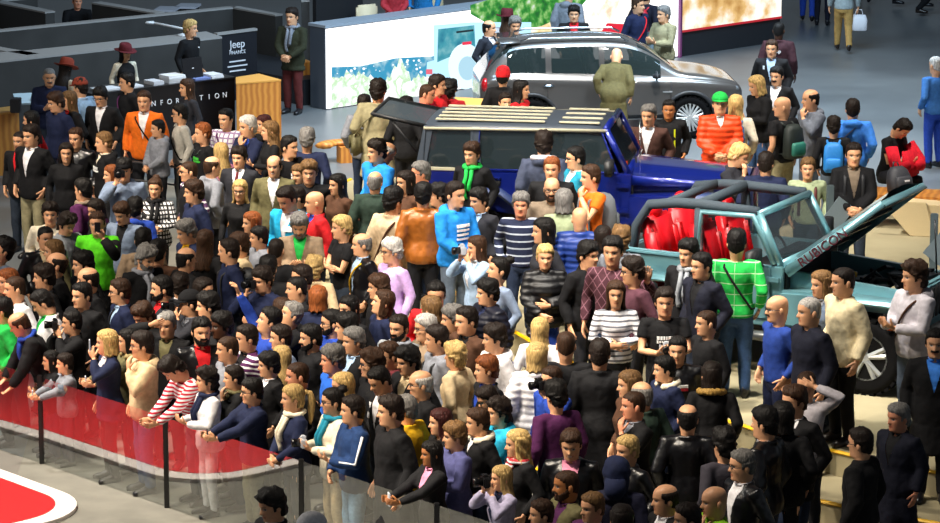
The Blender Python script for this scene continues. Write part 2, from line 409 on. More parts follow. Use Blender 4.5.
BODY = {}
def body_mesh(pose, leg, build, bend):
    """below-neck body as ONE surface: torso united with arms, hands and legs"""
    key = (pose, leg, build, bend)
    if key in BODY: return BODY[key]
    T = [(.80, .02, .02, .01)] + [(z, a * .93, b * .93, y) for z, a, b, y in TORSO[build]]
    h0 = head_surface()[0] + PIV
    V = []
    for z, a, b, yc in T:
        for p in PHI: V.append((a * math.sin(p), yc - b * math.cos(p), z))
    V = np.vstack([V, h0]); m = len(T) + 1
    F = grid_faces(m, NU) + [tuple(range(NU))[::-1], tuple(range((m - 1) * NU, m * NU))]
    L = MB()
    for s, c in zip((1, -1), pose):
        S, E, W, hd, pn, curl = arm_pts(c, s, build); k = .85 if build == 'f' else 1
        L.tube([S * np.array([.55, 1, 1]), S, S * .5 + E * .5, E, E * .55 + W * .45, W], np.array([.045, .054, .046, .038, .037, .026]) * k, 10)
        hand(L, W, hd, pn, curl)
    for H, K, A in legs_of(leg):
        L.tube([H + [0, 0, .02], H * .6 + K * .4, K, K * .6 + A * .4, A], [.082, .075, .052, .052, .035], 10)
        L.tube([A + [0, .03, -.04], A + [0, -.05, -.05], A + [0, -.15, -.07]], [.03, .036, .022], 8)
    lm = mesh_from('limbs', np.vstack(L.V), L.F, False); fix_normals(lm); lo = bpy.data.objects.new('limbs', lm); COL.objects.link(lo)
    try:
        me = mod_eval(V, F, [('BOOLEAN', dict(operation='UNION', solver='EXACT', object=lo, use_self=True))])
    except Exception:
        me = mesh_from('b', np.vstack([V, np.vstack(L.V)]), F + [tuple(i + len(V) for i in f) for f in L.F])
    bpy.data.objects.remove(lo); bpy.data.meshes.remove(lm)
    BV = mverts(me); BF = mfaces(me); bpy.data.meshes.remove(me)
    if len(BV) < len(V) * .8:
        BV = np.vstack([V, np.vstack(L.V)]); BF = F + [tuple(i + len(V) for i in f) for f in L.F]
    # open the neck and find its rim
    rim = [int(np.argmin(((BV - h) ** 2).sum(1))) for h in h0]; rs = set(rim)
    BF = [f for f in BF if not all(i in rs for i in f)]
    BODY[key] = (bendV(BV, bend), BF, rim); return BODY[key]

def rot_head(V, yaw, pitch, hs, off):
    """V in head frame (n,3); weights rise up the neck so that the head turns on it"""
    w = np.clip((V[:, 2] + .062) / .07, 0, 1); w = w * w * (3 - 2 * w)
    Vs = V * (1 + (hs - 1) * w[:, None])
    a = pitch * w; y = Vs[:, 1] * np.cos(a) - Vs[:, 2] * np.sin(a); z = Vs[:, 1] * np.sin(a) + Vs[:, 2] * np.cos(a)
    b = yaw * w; x = Vs[:, 0]
    return np.stack([x * np.cos(b) - y * np.sin(b), x * np.sin(b) + y * np.cos(b), z], 1)
EARV, EARF = ears()
def bend_piv(bend):
    c, s = math.cos(bend), math.sin(bend); y, z = PIV[1], PIV[2] - .92
    return np.array([0, y * c - z * s, y * s + z * c + .92])
def person_mesh(pose, leg, build, bend, yaw, pitch, hs, smile, rnd):
    BV, BF, rim = body_mesh(pose, leg, build, bend)
    HP = head_surface(female=(build == 'f')).reshape(-1, 3).copy(); k = 1 + rnd.uniform(-.03, .03); HP[:, 0] *= np.where(HP[:, 2] > -.03, k, 1)
    m = len(HEADP); nb = len(BV)
    V = np.vstack([HP, EARV]); V = rot_head(V, yaw, pitch, hs, 0)
    w = np.clip((np.vstack([HP, EARV])[:, 2] + .062) / .06, 0, 1)[:, None]
    c, s = math.cos(bend), math.sin(bend); Vb = np.stack([V[:, 0], V[:, 1] * c - V[:, 2] * s, V[:, 1] * s + V[:, 2] * c], 1)
    V = Vb + bend_piv(bend)
    V = V[NU:]  # the first ring is the body's rim
    idx = lambda i: rim[i] if i < NU else nb + i - NU
    F = [tuple(idx(i) for i in f) for f in grid_faces(m, NU)] + [tuple(idx((m - 1) * NU + k) for k in range(NU))]
    F += [tuple(idx(i + m * NU) for i in f) for f in EARF]
    me = mesh_from('person', np.vstack([BV, V]), BF + F, True, (M_SKIN,))
    C = np.zeros((nb + len(V), 4), np.float32); C[:, 3] = 1
    C[nb:nb + (m - 1) * NU] = head_feat(smile).reshape(-1, 4)[NU:]
    a = me.color_attributes.new('feat', 'FLOAT_COLOR', 'POINT'); a.data.foreach_set('color', C.ravel())
    return me

# ------------------------------------------------------------------ hair, beards, hats (all in the head frame)
HAIRC = {}
def ss(x, a, b): t = np.clip((x - a) / (b - a), 0, 1); return t * t * (3 - 2 * t)
def shell(th, name, mask_noise=0., freq=40., seed=0, floor=-.006):
    P0 = head_surface(); off = np.where(th > 1e-4, th, floor)
    P = head_surface(off)
    V = P.reshape(-1, 3)
    if mask_noise:
        t = th.reshape(-1); cen = np.array([0, 0, .12])
        for i in range(len(V)):
            if t[i] > .002:
                d = unit(V[i] - cen); V[i] += d * noise.noise(Vector(V[i] * freq) + Vector((seed, seed * 2, 0))) * mask_noise * min(1, t[i] / .008)
    m = len(HEADP); F = grid_faces(m, NU) + [tuple((m - 1) * NU + k for k in range(NU))]
    # keep only what stands proud of the skin
    tm = th.reshape(-1); keep = [f for f in F if any(tm[i] > 1e-4 for i in f)]
    us = sorted({i for f in keep for i in f}); mp = {u: k for k, u in enumerate(us)}
    return V[us], [tuple(mp[i] for i in f) for f in keep]
def hairline(front, temple, side, back):
    a = np.abs(np.degrees((PHI + np.pi) % (2 * np.pi) - np.pi))
    return np.interp(a, [0, 35, 58, 72, 84, 100, 118, 180], [front, front, temple, temple - .015, side, .128, back + .03, back])[None, :]
def curtain(mb, zl, wav=.0, a0=62, out=.016, back_only=False, thick=.02):
    n, m = 30, 16; V = []
    z0 = .20
    for lay in (0, 1):
        for j in range(m):
            z = z0 + (zl - z0) * j / (m - 1)
            for i in range(n):
                a = math.radians(a0 + (360 - 2 * a0) * i / (n - 1)); zz = max(min(z, .236), -.06)
                f, b, s = (np.interp(zz, HEADP[:, 0], HEADP[:, q]) for q in (1, 2, 3))
                s = max(s, .072 if z < .14 else s); b = max(b, .092 if z < .15 else b)
                if z < 0: s += .030 * min(1, -z / .08); b += .014 * min(1, -z / .1)
                o = out - lay * thick; w = wav * math.sin(z * 55 + i * .9) * (1 if lay == 0 else .3) + .004 * math.sin(i * 2.1)
                r = 1; x = (s + o + w) * math.sin(a); y = -(f if math.cos(a) > 0 else b + o * (math.cos(a) < 0)) * math.cos(a) - .012
                if math.cos(a) > 0: y = -(f * .8) * math.cos(a) - .012
                V.append((x, y, z - .012 * math.cos(i * 1.3) * (j / m)))
    F = []
    for lay in (0, 1):
        o = lay * n * m
        for j in range(m - 1):
            for i in range(n - 1): F.append((o + j * n + i, o + j * n + i + 1, o + (j + 1) * n + i + 1, o + (j + 1) * n + i))
    N2 = n * m
    for j in range(m - 1):
        F.append((j * n, (j + 1) * n, N2 + (j + 1) * n, N2 + j * n)); e = n - 1; F.append((j * n + e, N2 + j * n + e, N2 + (j + 1) * n + e, (j + 1) * n + e))
    for i in range(n - 1):
        q = (m - 1) * n; F.append((q + i, q + i + 1, N2 + q + i + 1, N2 + q + i)); F.append((i, N2 + i, N2 + i + 1, i + 1))
    mb.add(V, F)
def hair_mesh(st):
    if st in HAIRC: return HAIRC[st]
    Z = np.array(HEADP)[:, 0][:, None] * np.ones((1, NU)); A = np.abs(np.degrees((PHI + np.pi) % (2 * np.pi) - np.pi))[None, :] * np.ones_like(Z)
    mb = MB()
    def cap(front, temple, side, back, th, nz, fr, soft=.014, top=0.):
        ln = hairline(front, temple, side, back); t = th * ss(Z - ln, -.002, soft) + top * ss(Z, .17, .22) * ss(Z - ln, 0, .01)
        mb.add(*shell(t, st, nz, fr, len(st)))
    if st[0] == 's':
        v = st[1:] or '0'
        if v == '0': cap(.186, .165, .09, .015, .015, .013, 55, top=.010)
        elif v == '1': cap(.192, .172, .095, .02, .011, .010, 65, top=.008)
        else: cap(.178, .150, .085, .01, .019, .018, 48, top=.014)
    elif st == 'b': cap(.190, .172, .10, .03, .0045, .0015, 60, .01)
    elif st == 'r':
        ln = hairline(.5, .5, .10, .02); t = .011 * ss(Z - ln, 0, .012) * (1 - ss(Z, .168, .19) * 1.0)
        t = np.where((A > 62) & (Z < .19), .011 * ss(Z - hairline(.2, .15, .095, .02), 0, .012) * (1 - ss(Z, .165, .188)), 0) + .003 * ss(Z, .205, .22) * 0
        mb.add(*shell(t, st, .004, 50))
    elif st == 'c': cap(.180, .150, .075, -.01, .024, .026, 30, .012, .014)
    elif st in 'lwop':
        cap(.188, .160, .09, .0, .015, .004, 30, top=.006)
        if st == 'l': curtain(mb, -.20)
        elif st == 'w': curtain(mb, -.20, .010, out=.022)
        elif st == 'o': curtain(mb, -.012, .003, out=.018)
        elif st == 'p':
            mb.ell((0, .115, .16), (.025, .025, .025), 10, 7)
            mb.tube([(0, .11, .16), (0, .15, .15), (0, .165, .08), (0, .15, -.02), (0, .135, -.12), (0, .13, -.17)], [.018, .028, .036, .032, .022, .004], 10)
    elif st == 'n':
        cap(.188, .162, .09, .01, .012, .003, 30, top=.004); m2 = MB(); m2.ell((0, .085, .225), (.05, .05, .042), 14, 10)
        V = np.vstack(m2.V)
        for i in range(len(V)): V[i] += unit(V[i] - np.array([0, .085, .225])) * noise.noise(Vector(V[i] * 60)) * .012
        mb.add(V, m2.F)
    me = mb.mesh('hair', True, (M_HAIR,)); HAIRC[st] = me; return me
def beard_mesh(kind):
    k = 'beard' + kind
    if k in HAIRC: return HAIRC[k]
    P0 = head_surface(); x, z = P0[..., 0], P0[..., 2]; A = np.abs(np.degrees((PHI + np.pi) % (2 * np.pi) - np.pi))[None, :] * np.ones_like(z); ax = np.abs(x)
    mus = (z > .057) & (z < .071) & (ax < .034) & (A < 60)
    if kind == 'mu': th = np.where(mus, .008, 0)
    else:
        up = np.interp(A, [0, 30, 50, 80, 95], [.036, .05, .058, .085, .125]); low = np.interp(A, [0, 40, 80, 95], [-.01, -.008, .02, .07])
        th = np.where((z < up) & (z > low) & (A < 96), .007, 0); th = np.where(mus, .006, th); th = np.where((ax > .026) & (ax < .036) & (z > .03) & (z < .066) & (A < 60), .006, th)
    mb = MB(); mb.add(*shell(th, k, .002, 60, floor=-.003)); me = mb.mesh('beard', True, (M_HAIR,)); HAIRC[k] = me; return me
def hat_mesh(kind):
    if kind in HAIRC: return HAIRC[kind]
    Z = np.array(HEADP)[:, 0][:, None] * np.ones((1, NU)); mb = MB()
    if kind.startswith('cap'):
        ln = np.full((1, NU), .150); mb.add(*shell(.022 * ss(Z - ln, -.001, .004) + .006 * ss(Z, .2, .23), kind))
        sg = 1 if kind == 'capb' else -1; V = []
        for lay in (0, .006):
            for i in range(13):
                a = -1.15 + 2.3 * i / 12; r = .175 if abs(a) < 1 else .15
                V.append((.098 * math.sin(a), sg * .10 * math.cos(a) * .95, .165 + lay)); V.append((.098 * math.sin(a) * 1.02, sg * (.10 + .075 * math.cos(a * 1.25)) * math.cos(a), .150 + lay - .01 * math.cos(a)))
        F = [(2 * i, 2 * i + 1, 2 * i + 3, 2 * i + 2) for i in range(12)] + [(26 + 2 * i, 26 + 2 * i + 2, 26 + 2 * i + 3, 26 + 2 * i + 1) for i in range(12)] + [(2 * i + 1, 27 + 2 * i, 29 + 2 * i, 2 * i + 3) for i in range(12)]
        mb.add(V, F); mb.ell((0, -.005, .262), (.01, .01, .006), 8, 5)
    elif kind == 'fed':
        n = 36; prof = [(1.0, .150), (1.0, .175), (.97, .215), (.90, .262), (.70, .282), (.35, .272), (.02, .262)]; V = []
        for r, z in prof:
            for k in range(n):
                a = 2 * math.pi * k / n; V.append((.098 * r * math.sin(a), -.118 * r * math.cos(a) - .008, z - .012 * (r < .95) * abs(math.cos(a)) * (math.cos(a) > 0)))
        F = grid_faces(len(prof), n) + [tuple(range((len(prof) - 1) * n, len(prof) * n))]; mb.add(V, F); V = []
        for r, z in ((.99, .158), (1.3, .150), (1.72, .156), (1.72, .150), (1.3, .144), (.99, .150)):
            for k in range(n):
                a = 2 * math.pi * k / n; V.append((.098 * r * math.sin(a), -.118 * r * math.cos(a) - .008, z + .016 * (r > 1.5) * abs(math.sin(a)) - .012 * (r > 1.5) * (math.cos(a) > .3)))
        mb.add(V, grid_faces(6, n))
    elif kind == 'beanie':
        mb.add(*shell(.020 * ss(Z - .11, -.001, .004) + .012 * ss(Z, .18, .23), kind, .003, 50))
    elif kind == 'hd':
        A = np.abs(np.degrees((PHI + np.pi) % (2 * np.pi) - np.pi))[None, :] * np.ones_like(Z)
        mb.add(*shell(np.where((A > 50) | (Z > .19), .035, 0), kind, .008, 18)); mb.tube([(0, .07, -.06), (0, .08, 0), (0, .075, .1)], [.08, .09, .08], 14)
    me = mb.mesh('hat', True, (M_FELT,)); HAIRC[kind] = me; return me
def glasses_mesh():
    if 'gl' in HAIRC: return HAIRC['gl']
    mb = MB()
    for s in (-1, 1):
        c = np.array([s * .034, -.108, .118]); pts = [c + np.array([.0235 * math.cos(a), .004 * abs(math.cos(a)), .0165 * math.sin(a)]) for a in np.linspace(0, 2 * math.pi, 17)]
        mb.tube(pts, .0032, 6); mb.tube([c + [s * .0235, .004, .006], (s * .076, -.085, .122), (s * .082, -.03, .120), (s * .083, .012, .112)], .0028, 5)
    mb.tube([(-.0115, -.109, .122), (0, -.112, .125), (.0115, -.109, .122)], .003, 5)
    me = mb.mesh('glasses', True, (M_PLASTIC,)); HAIRC['gl'] = me; return me

# ------------------------------------------------------------------ garments
STY = dict(T=(.013, .87, .5), S=(.018, .86, 1.), J=(.032, .80, 1.), L=(.028, .82, 1.), P=(.05, .80, 1.), H=(.032, .82, 1.), C=(.036, .50, 1.), F=(.028, .74, 1.), V=(.018, .86, 1.), W=(.03, .88, 0.))
GAR = {}
VN = dict(J=(1.10, .075), L=(1.0, .085), F=(1.12, .085), C=(1.15, .08), H=(1.30, .05), P=(1.34, .05))
def garment(style, pose, build, bend, shirt):
    key = (style, pose, build, bend, shirt)
    if key in GAR: return GAR[key]
    t, hem, sl = STY[style]; mb = MB()
    rings = []
    if hem < .8:
        zs = np.arange(hem, .80, .06)
        rings += [(z, (.178 if build == 'm' else .17) + t + (.8 - z) * .08, .122 + t + (.8 - z) * .08, .012) for z in zs]
    for z, a, b, yc in TORSO[build]:
        if z < hem: continue
        k = t if z < 1.38 else t * .7
        if style in 'JLPHCF' and z < 1.1: k += .012
        rings.append((z, a + k, b + k, yc))
    a, b, yc = tors(build, hem, t)
    if hem >= .8: rings = [(hem, a + (.012 if style in 'JLPHCF' else 0), b, yc)] + [r for r in rings if r[0] > hem + .01]
    rings.append((1.452, .068 + t * .4, .060 + t * .4, .016))
    mb.add(*loft_rings(rings, 28))
    if sl:
        for s, c in zip((1, -1), pose):
            S, E, W, hd, pn, curl = arm_pts(c, s, build); k = .86 if build == 'f' else 1
            if sl < 1:
                e = S * .45 + E * .55; mb.tube([S * np.array([.5, 1, 1]), S, S * .5 + e * .5, e], np.array([.055, .064, .06, .058]) * k + t * .7, 12)
            else:
                Wc = W - unit(W - E) * .015
                mb.tube([S * np.array([.5, 1, 1]), S, S * .5 + E * .5, E, E * .5 + W * .5, Wc], np.array([.055, .062, .053, .047, .044, .034]) * k + t * np.array([.7, .7, .7, .7, .6, .45]), 12)
    if style in 'JLCFP':
        arc = np.radians(np.linspace(38, 322, 18)); mb.tube([(.083 * math.sin(q), .014 - .080 * math.cos(q), 1.462 + .012 * (1 - math.cos(q)) * .5) for q in arc], [.022 if style != 'P' else .03] * 18, 8)
    if style == 'H':
        mb.ell((0, .115, 1.45), (.135, .06, .065), 16, 10); arc = np.radians(np.linspace(20, 340, 18))
        mb.tube([(.10 * math.sin(q), .018 - .088 * math.cos(q), 1.445 + .02 * (1 - math.cos(q)) * .5) for q in arc], .028, 8)
    me = mod_eval(np.vstack(mb.V), mb.F, [('REMESH', dict(mode='VOXEL', voxel_size=.0185)), ('SMOOTH', dict(factor=.5, iterations=3))])
    V = mverts(me); me.calc_loop_triangles(); N = np.empty(len(V) * 3); me.vertex_normals.foreach_get('vector', N); N = N.reshape(-1, 3)
    amp = dict(T=.005, S=.005, J=.009, L=.010, P=.004, H=.010, C=.010, F=.006, V=.007, W=.003)[style]; sd = len(pose) + ord(pose[0]) + ord(pose[1]) * 3
    d = np.array([noise.noise(Vector((v[0] * 9, v[1] * 9, v[2] * 5 + sd))) + .6 * noise.noise(Vector((v[0] * 20, v[1] * 20, v[2] * 14))) for v in V])
    V = V + N * (d * amp)[:, None]
    if style == 'P': V = V + N * (.014 * (np.abs(np.sin(V[:, 2] * math.pi / .075)) - .5))[:, None]
    F = mfaces(me); bpy.data.meshes.remove(me); SV = SF = None
    if shirt and style in VN:
        zb, wt = VN[style]; fr = (N[:, 1] < -.15) & (V[:, 2] > zb - .03)
        w = np.clip((V[:, 2] - zb) / (1.45 - zb), 0, 1) * wt; dx = np.abs(V[:, 0]) - w
        snap = fr & (np.abs(dx) < .0105); V[snap, 0] = np.sign(V[snap, 0] + 1e-9) * w[snap]
        keep, sh = [], []
        for f in F:
            c = V[list(f)].mean(0); ok = c[2] > zb and all(fr[i] for i in f) and abs(c[0]) < np.clip((c[2] - zb) / (1.45 - zb), 0, 1) * wt
            (sh if ok else keep).append(f)
        if sh:
            us = sorted({i for f in sh for i in f}); mp = {u: k for k, u in enumerate(us)}
            SV = V[us].copy(); SV[:, 1] += .006; SF = [tuple(mp[i] for i in f) for f in sh]
            m2 = MB(); m2.add(SV, SF); arc = np.radians(np.linspace(14, 346, 16)); m2.tube([(.064 * math.sin(q), .006 - .064 * math.cos(q), 1.468 + .010 * (1 - math.cos(q)) * .5) for q in arc], .013, 6)
            SV, SF = np.vstack(m2.V), m2.F
    used = sorted({i for f in (keep if shirt and style in VN else F) for i in f}); mp = {u: k for k, u in enumerate(used)}
    FF = [tuple(mp[i] for i in f) for f in (keep if shirt and style in VN else F)]
    g = mesh_from('garment', bendV(V[used], bend), FF, True, (M_CLOTH,))
    s = mesh_from('shirt', bendV(SV, bend), SF, True, (M_CLOTH,)) if SV is not None else None
    GAR[key] = (g, s); return GAR[key]
TRO = {}
def trousers(leg, build, wide):
    key = (leg, build, wide)
    if key in TRO: return TRO[key]
    mb = MB(); mb.add(*loft_rings([(.78, .13, .10, .012), (.84, .165, .118, .014), (.93, .172, .12, .015), (1.0, .16, .112, .008)], 24))
    for H, K, A in legs_of(leg):
        r = np.array([.098, .092, .074, .068, .058]) * (1.0 if wide else .86)
        mb.tube([H + [0, 0, .02], H * .6 + K * .4, K, K * .5 + A * .5, A + (A - K) * .06], r, 12)
    me = mod_eval(np.vstack(mb.V), mb.F, [('REMESH', dict(mode='VOXEL', voxel_size=.022)), ('SMOOTH', dict(factor=.5, iterations=3))])
    V = mverts(me); V = V + np.array([[noise.noise(Vector((v[0] * 12, v[1] * 12, v[2] * 8))) * .008, noise.noise(Vector((v[0] * 12 + 5, v[1] * 12, v[2] * 9))) * .008, 0] for v in V]); set_verts(me, V)
    me.polygons.foreach_set('use_smooth', [True] * len(me.polygons)); me.materials.append(M_DENIM); me.name = 'trousers'; TRO[key] = me; return me
SHO = {}
def shoe_mesh(leg, side):
    key = (leg, side)
    if key in SHO: return SHO[key]
    H, K, A = legs_of(leg)[side]; mb = MB(); base = A[2] - .095
    rg = [(.055, .03, .045), (.03, .038, .05), (-.03, .041, .048), (-.09, .045, .034), (-.15, .043, .028), (-.19, .028, .02)]
    V = []; n = 12
    for yy, w, h in rg:
        for k in range(n):
            a = 2 * math.pi * k / n; V.append((A[0] + w * math.cos(a) + (.012 if side == 0 else -.012) * (-yy / .19), A[1] + yy, base + max(0.002, h + .006 + (h + .004) * math.sin(a) * (1.15 if math.sin(a) > 0 else 1))))
    F = [(i * n + k, i * n + (k + 1) % n, (i + 1) * n + (k + 1) % n, (i + 1) * n + k) for i in range(5) for k in range(n)] + [tuple(range(n))[::-1], tuple(range(5 * n, 6 * n))]
    mb.add(V, F); mb.tube([A + [0, .01, -.03], A + [0, .012, .03]], [.05, .045], 10); SHO[key] = mb.mesh('shoe', True, (M_LEATHER,)); return SHO[key]

def ob(name, me, parent, color, mat=None):
    o = link(name, me, parent, col(color) if not isinstance(color, tuple) else color)
    if mat is not None and me.materials and me.materials[0] is not mat:
        o.material_slots[0].link = 'OBJECT'; o.material_slots[0].material = mat
    return o
SKN = dict(n='dba37c', t='b27446', d='4a2c1c', r='df9674')
STATE = dict(held=[], bags=[])

def hand_center(code, s, build):
    S, E, W, hd, pn, curl = arm_pts(code, s, build); return W + hd * .09 + unit(pn) * .03

def make_person(d, loc, idx):
    rnd = random.Random(idx * 77 + 5); ex = d['ex']; build = 'f' if d['k'] == 'f' else 'm'; pose, leg = d['pose'], d['leg']
    bend = R(float(ex.get('bend', 0))); pitch = R(float(ex.get('tilt', 4)))
    yaw = R(d['face'] - d['body']); hs = d['hs']
    me = person_mesh(pose, leg, build, bend, yaw, pitch, hs, 'smile' in ex, rnd)
    sk = np.array(hexc(SKN[ex.get('sk', 'n')])[:3]) * rnd.uniform(.9, 1.12)
    o = link('person', me, None, tuple(sk) + (1,)); o.location = loc; o.rotation_euler = (0, 0, R(d['body'])); s = d['scale']; o.scale = (s * 1.04, s * 1.04, s)
    tag(o, d['label'], 'person', 'visitors of the motor show')
    piv = bend_piv(bend)
    def onhead(name, me, c, mat=None):
        q = ob(name, me, o, c, mat); q.location = piv
        q.rotation_euler = (Matrix.Rotation(bend, 3, 'X') @ Matrix.Rotation(yaw, 3, 'Z') @ Matrix.Rotation(pitch, 3, 'X')).to_euler(); q.scale = (hs,) * 3; return q
    # hair
    st, hc = d['hair']
    hcol = None
    if st == 'hd': onhead('hood', hat_mesh('hd'), hc, M_CLOTH)
    else:
        h = np.array(hexc(HC[hc])[:3]) * rnd.uniform(.8, 1.25); hcol = tuple(h) + (1,)
        if st == 's': st = 's' + str(rnd.choice((0, 1, 2)))
        if st != 'x': onhead('hair', hair_mesh(st), hcol)
    for k in ('cap', 'capb', 'capf', 'fed', 'beanie'):
        if k in ex: onhead('hat' if k == 'fed' else 'knitted_cap' if k == 'beanie' else 'cap', hat_mesh(k if k != 'capf' else 'cap'), ex[k])
    if 'whitecap' in ex: onhead('cap', hat_mesh('cap'), 'white')
    if 'b' in ex: onhead('beard', beard_mesh('b'), hexc(HC[ex['b']]))
    if 'mu' in ex: onhead('moustache', beard_mesh('mu'), hexc(HC[ex['mu']]))
    if 'g' in ex: onhead('glasses', glasses_mesh(), hexc('101014'))
    # clothes
    style, c1, c2 = d['top']; shirt = c2 is not None and c2 != c1
    g, sm = garment('S' if style == 'V' else style, pose, build, bend, shirt and style != 'V')
    nm = dict(T='t_shirt', S='sweater', J='jacket', L='leather_jacket', P='padded_jacket', H='hooded_jacket', C='coat', F='suit_jacket', V='blouse')[style]
    mat = M_LEATHER if style == 'L' else M_SHINY if style in 'P' else M_CLOTH
    if 'mat' in ex: mat = PAT[ex['mat']]
    t, hem, sl = STY[style]
    top = ob(nm, g, o, c1, mat)
    if sm is not None: ob('shirt', sm, o, c2, PAT['check'] if 'checkshirt' in ex else M_CLOTH)
    if style == 'V': ob('waistcoat', garment('W', pose, build, bend, False)[0], o, c2)
    bt = ex.get('bt') or rnd.choice(('1d2534', '17181e', '1f2b42', '121318', '27303d'))
    ob('trousers', trousers(leg, build, d['k'] != 'f'), o, bt, M_CLOTH if ex.get('bt') in ('khaki', 'black', 'burgundy', 'khaki2', 'tanpant', 'white', 'charcoal') else M_DENIM)
    sc_ = ex.get('shoe') or rnd.choice(('1a1718', '241a14', '15151a'))
    for sd in (0, 1): ob('shoe', shoe_mesh(leg, sd), o, hexc(sc_))
    fy = lambda x, z, off=.004, back=False: chest_y(build, x, z, t * (1 if z < 1.38 else .7) + off + .004, back)
    if 'sc' in ex:
        m = MB(); arc = np.radians(np.linspace(0, 360, 26)); m.tube([((.088 + t * .4) * math.sin(q), .01 - (.082 + t * .3) * math.cos(q), 1.462 + .018 * (1 - math.cos(q)) * .5 + .006 * math.sin(3 * q)) for q in arc], [.030 + .005 * math.sin(5 * q) for q in arc], 9, False)
        for sx in (-1, 1):
            zz = np.linspace(1.44, 1.12 + .06 * sx, 8); m.tube([(sx * .035 + .01 * math.sin(z * 20), fy(sx * .035, z, .012), z) for z in zz], .026, 8)
        V = bendV(np.vstack(m.V), bend); q = ob('scarf', mesh_from('scarf', V, m.F, True, (M_CLOTH,)), o, ex['sc'] if ex['sc'] not in ('redcheck',) else 'b03038', PAT['stripe'] if ex['sc'] == 'redcheck' else M_CLOTH)
    if 'hood' in ex:
        m = MB(); arc = np.radians(np.linspace(25, 335, 30)); m.tube([((.12) * math.sin(q), .035 - .105 * math.cos(q), 1.45 + .045 * (1 - math.cos(q)) * .5) for q in arc], .034, 12)
        V = np.vstack(m.V)
        for i in range(len(V)): V[i] += np.array(noise.noise_vector(Vector(V[i] * 45))) * .014
        ob('fur_trim' if 'fur' in ex['hood'] else 'hood', mesh_from('trim', V, m.F, True, (M_HAIR,)), o, ex['hood'], M_HAIR if 'fur' in ex['hood'] else M_CLOTH)
    if 'tie' in ex:
        m = MB(); zz = np.linspace(1.445, 1.14, 8); V = []; 
        for z in zz:
            w = .016 + .012 * (1.445 - z) / .3; y = fy(0, z, .003)
            V += [(-w, y, z), (w, y, z), (w, y + .012, z), (-w, y + .012, z)]
        F = [(i * 4 + a, i * 4 + (a + 1) % 4, i * 4 + 4 + (a + 1) % 4, i * 4 + 4 + a) for i in range(7) for a in range(4)] + [(3, 2, 1, 0), (28, 29, 30, 31)]
        m.add(V, F); ob('tie', m.mesh('tie', True, (M_CLOTH,)), o, ex['tie'])
    def band(name, c, x0, x1, z0, z1, w=.022):
        m = MB(); pts = []
        for back in (False, True):
            q = [(x0 + (x1 - x0) * u, z0 + (z1 - z0) * u) for u in np.linspace(0, 1, 12)]
            q = q if not back else q[::-1]; pts += [(x, fy(x, z, .008, back), z) for x, z in q]
            if not back: pts.append((x1 * 1.12, .01, z1 - .01))
        pts.append((x0, .014, z0 + .045)); pts.append(pts[0]); m.tube(pts, w * .55, 6, False); V = bendV(np.vstack(m.V), bend)
        return ob(name, mesh_from(name, V, m.F, True, (M_CLOTH,)), o, c)
    if 'st' in ex: sgn = 1 if rnd.random() < .5 else -1; band('bag_strap', ex['st'], sgn * .11, -sgn * .165, 1.40, .96)
    def decal(name, quads, c, mat=M_CLOTH, back=False):
        m = MB()
        for (x, z, w, h) in quads:
            xs = np.linspace(x - w / 2, x + w / 2, 4); V = []
            for xx in xs:
                for zz in (z - h / 2, z + h / 2): V.append((xx, fy(xx, zz, .007, back), zz))
            for xx in xs:
                for zz in (z - h / 2, z + h / 2): V.append((xx, fy(xx, zz, -.004, back), zz))
            F = [(2 * i, 2 * i + 2, 2 * i + 3, 2 * i + 1) for i in range(3)] + [(8 + 2 * i, 9 + 2 * i, 11 + 2 * i, 10 + 2 * i) for i in range(3)] + [(2 * i, 8 + 2 * i, 10 + 2 * i, 2 * i + 2) for i in range(3)] + [(2 * i + 1, 2 * i + 3, 11 + 2 * i, 9 + 2 * i) for i in range(3)] + [(0, 1, 9, 8), (6, 14, 15, 7)]
            m.add(V, F)
        return ob(name, m.mesh(name, False, (mat,)), o, c)
    if 'print' in ex:
        q = []; big = style == 'H' and ex['print'] == 'white' and c1 == 'azure'
        for r_, z in enumerate((1.30, 1.25, 1.20, 1.15) if big else (1.28, 1.24)):
            x = -.08
            while x < .075:
                w = rnd.uniform(.012, .03); q.append((x + w / 2, z, w, .034 if r_ == 0 else rnd.uniform(.02, .03))); x += w + .008
        [decal('chest_lettering', [v for v in q if v[1] == z], dict(white='e6e6e6', green='3fae3a', red='b02028')[ex['print']]) for z in sorted({v[1] for v in q})]
    if 'tag' in ex: decal('name_tag', [(.06, 1.30, .09, .06)], 'f0f4f4')
    if 'logo' in ex: decal('chest_logo', [(.07, 1.31, .05, .014)], 'e8e8e8')
    if 'stripe2' in ex: decal('chest_band', [(0, 1.27, .24, .03)], 'e4e0dc'); decal('chest_band', [(0, 1.235, .24, .03)], 'a81e28')
    if 'stripe3' in ex: decal('jacket_panel', [(-.11, 1.22, .03, .3), (.11, 1.22, .03, .3)], 'c2ccd4')
    if 'hivis' in ex: decal('yellow_stripe', [(-.09, 1.2, .022, .3), (.09, 1.2, .022, .3)], 'd8e020')
    if 'two' in ex: decal('contrast_panel', [(-.105, 1.3, .05, .16), (.105, 1.3, .05, .16)] if ex['two'] == 'white' else [(-.1, 1.0, .1, .16), (.1, 1.0, .1, .16)], ex['two'])
    if 'chain' in ex:
        m = MB(); m.tube([(.075 * math.sin(q), fy(.075 * math.sin(q), 1.42 - .11 * (1 + math.cos(q)) / 2, .008) if math.cos(q) > -.2 else .05, 1.45 - .11 * (1 + math.cos(q)) / 2) for q in np.linspace(0, 2 * math.pi, 24)], .004, 5, False); m.build('chain', P('polished_steel', 'c8ccd0', .2, 1.), o, True)
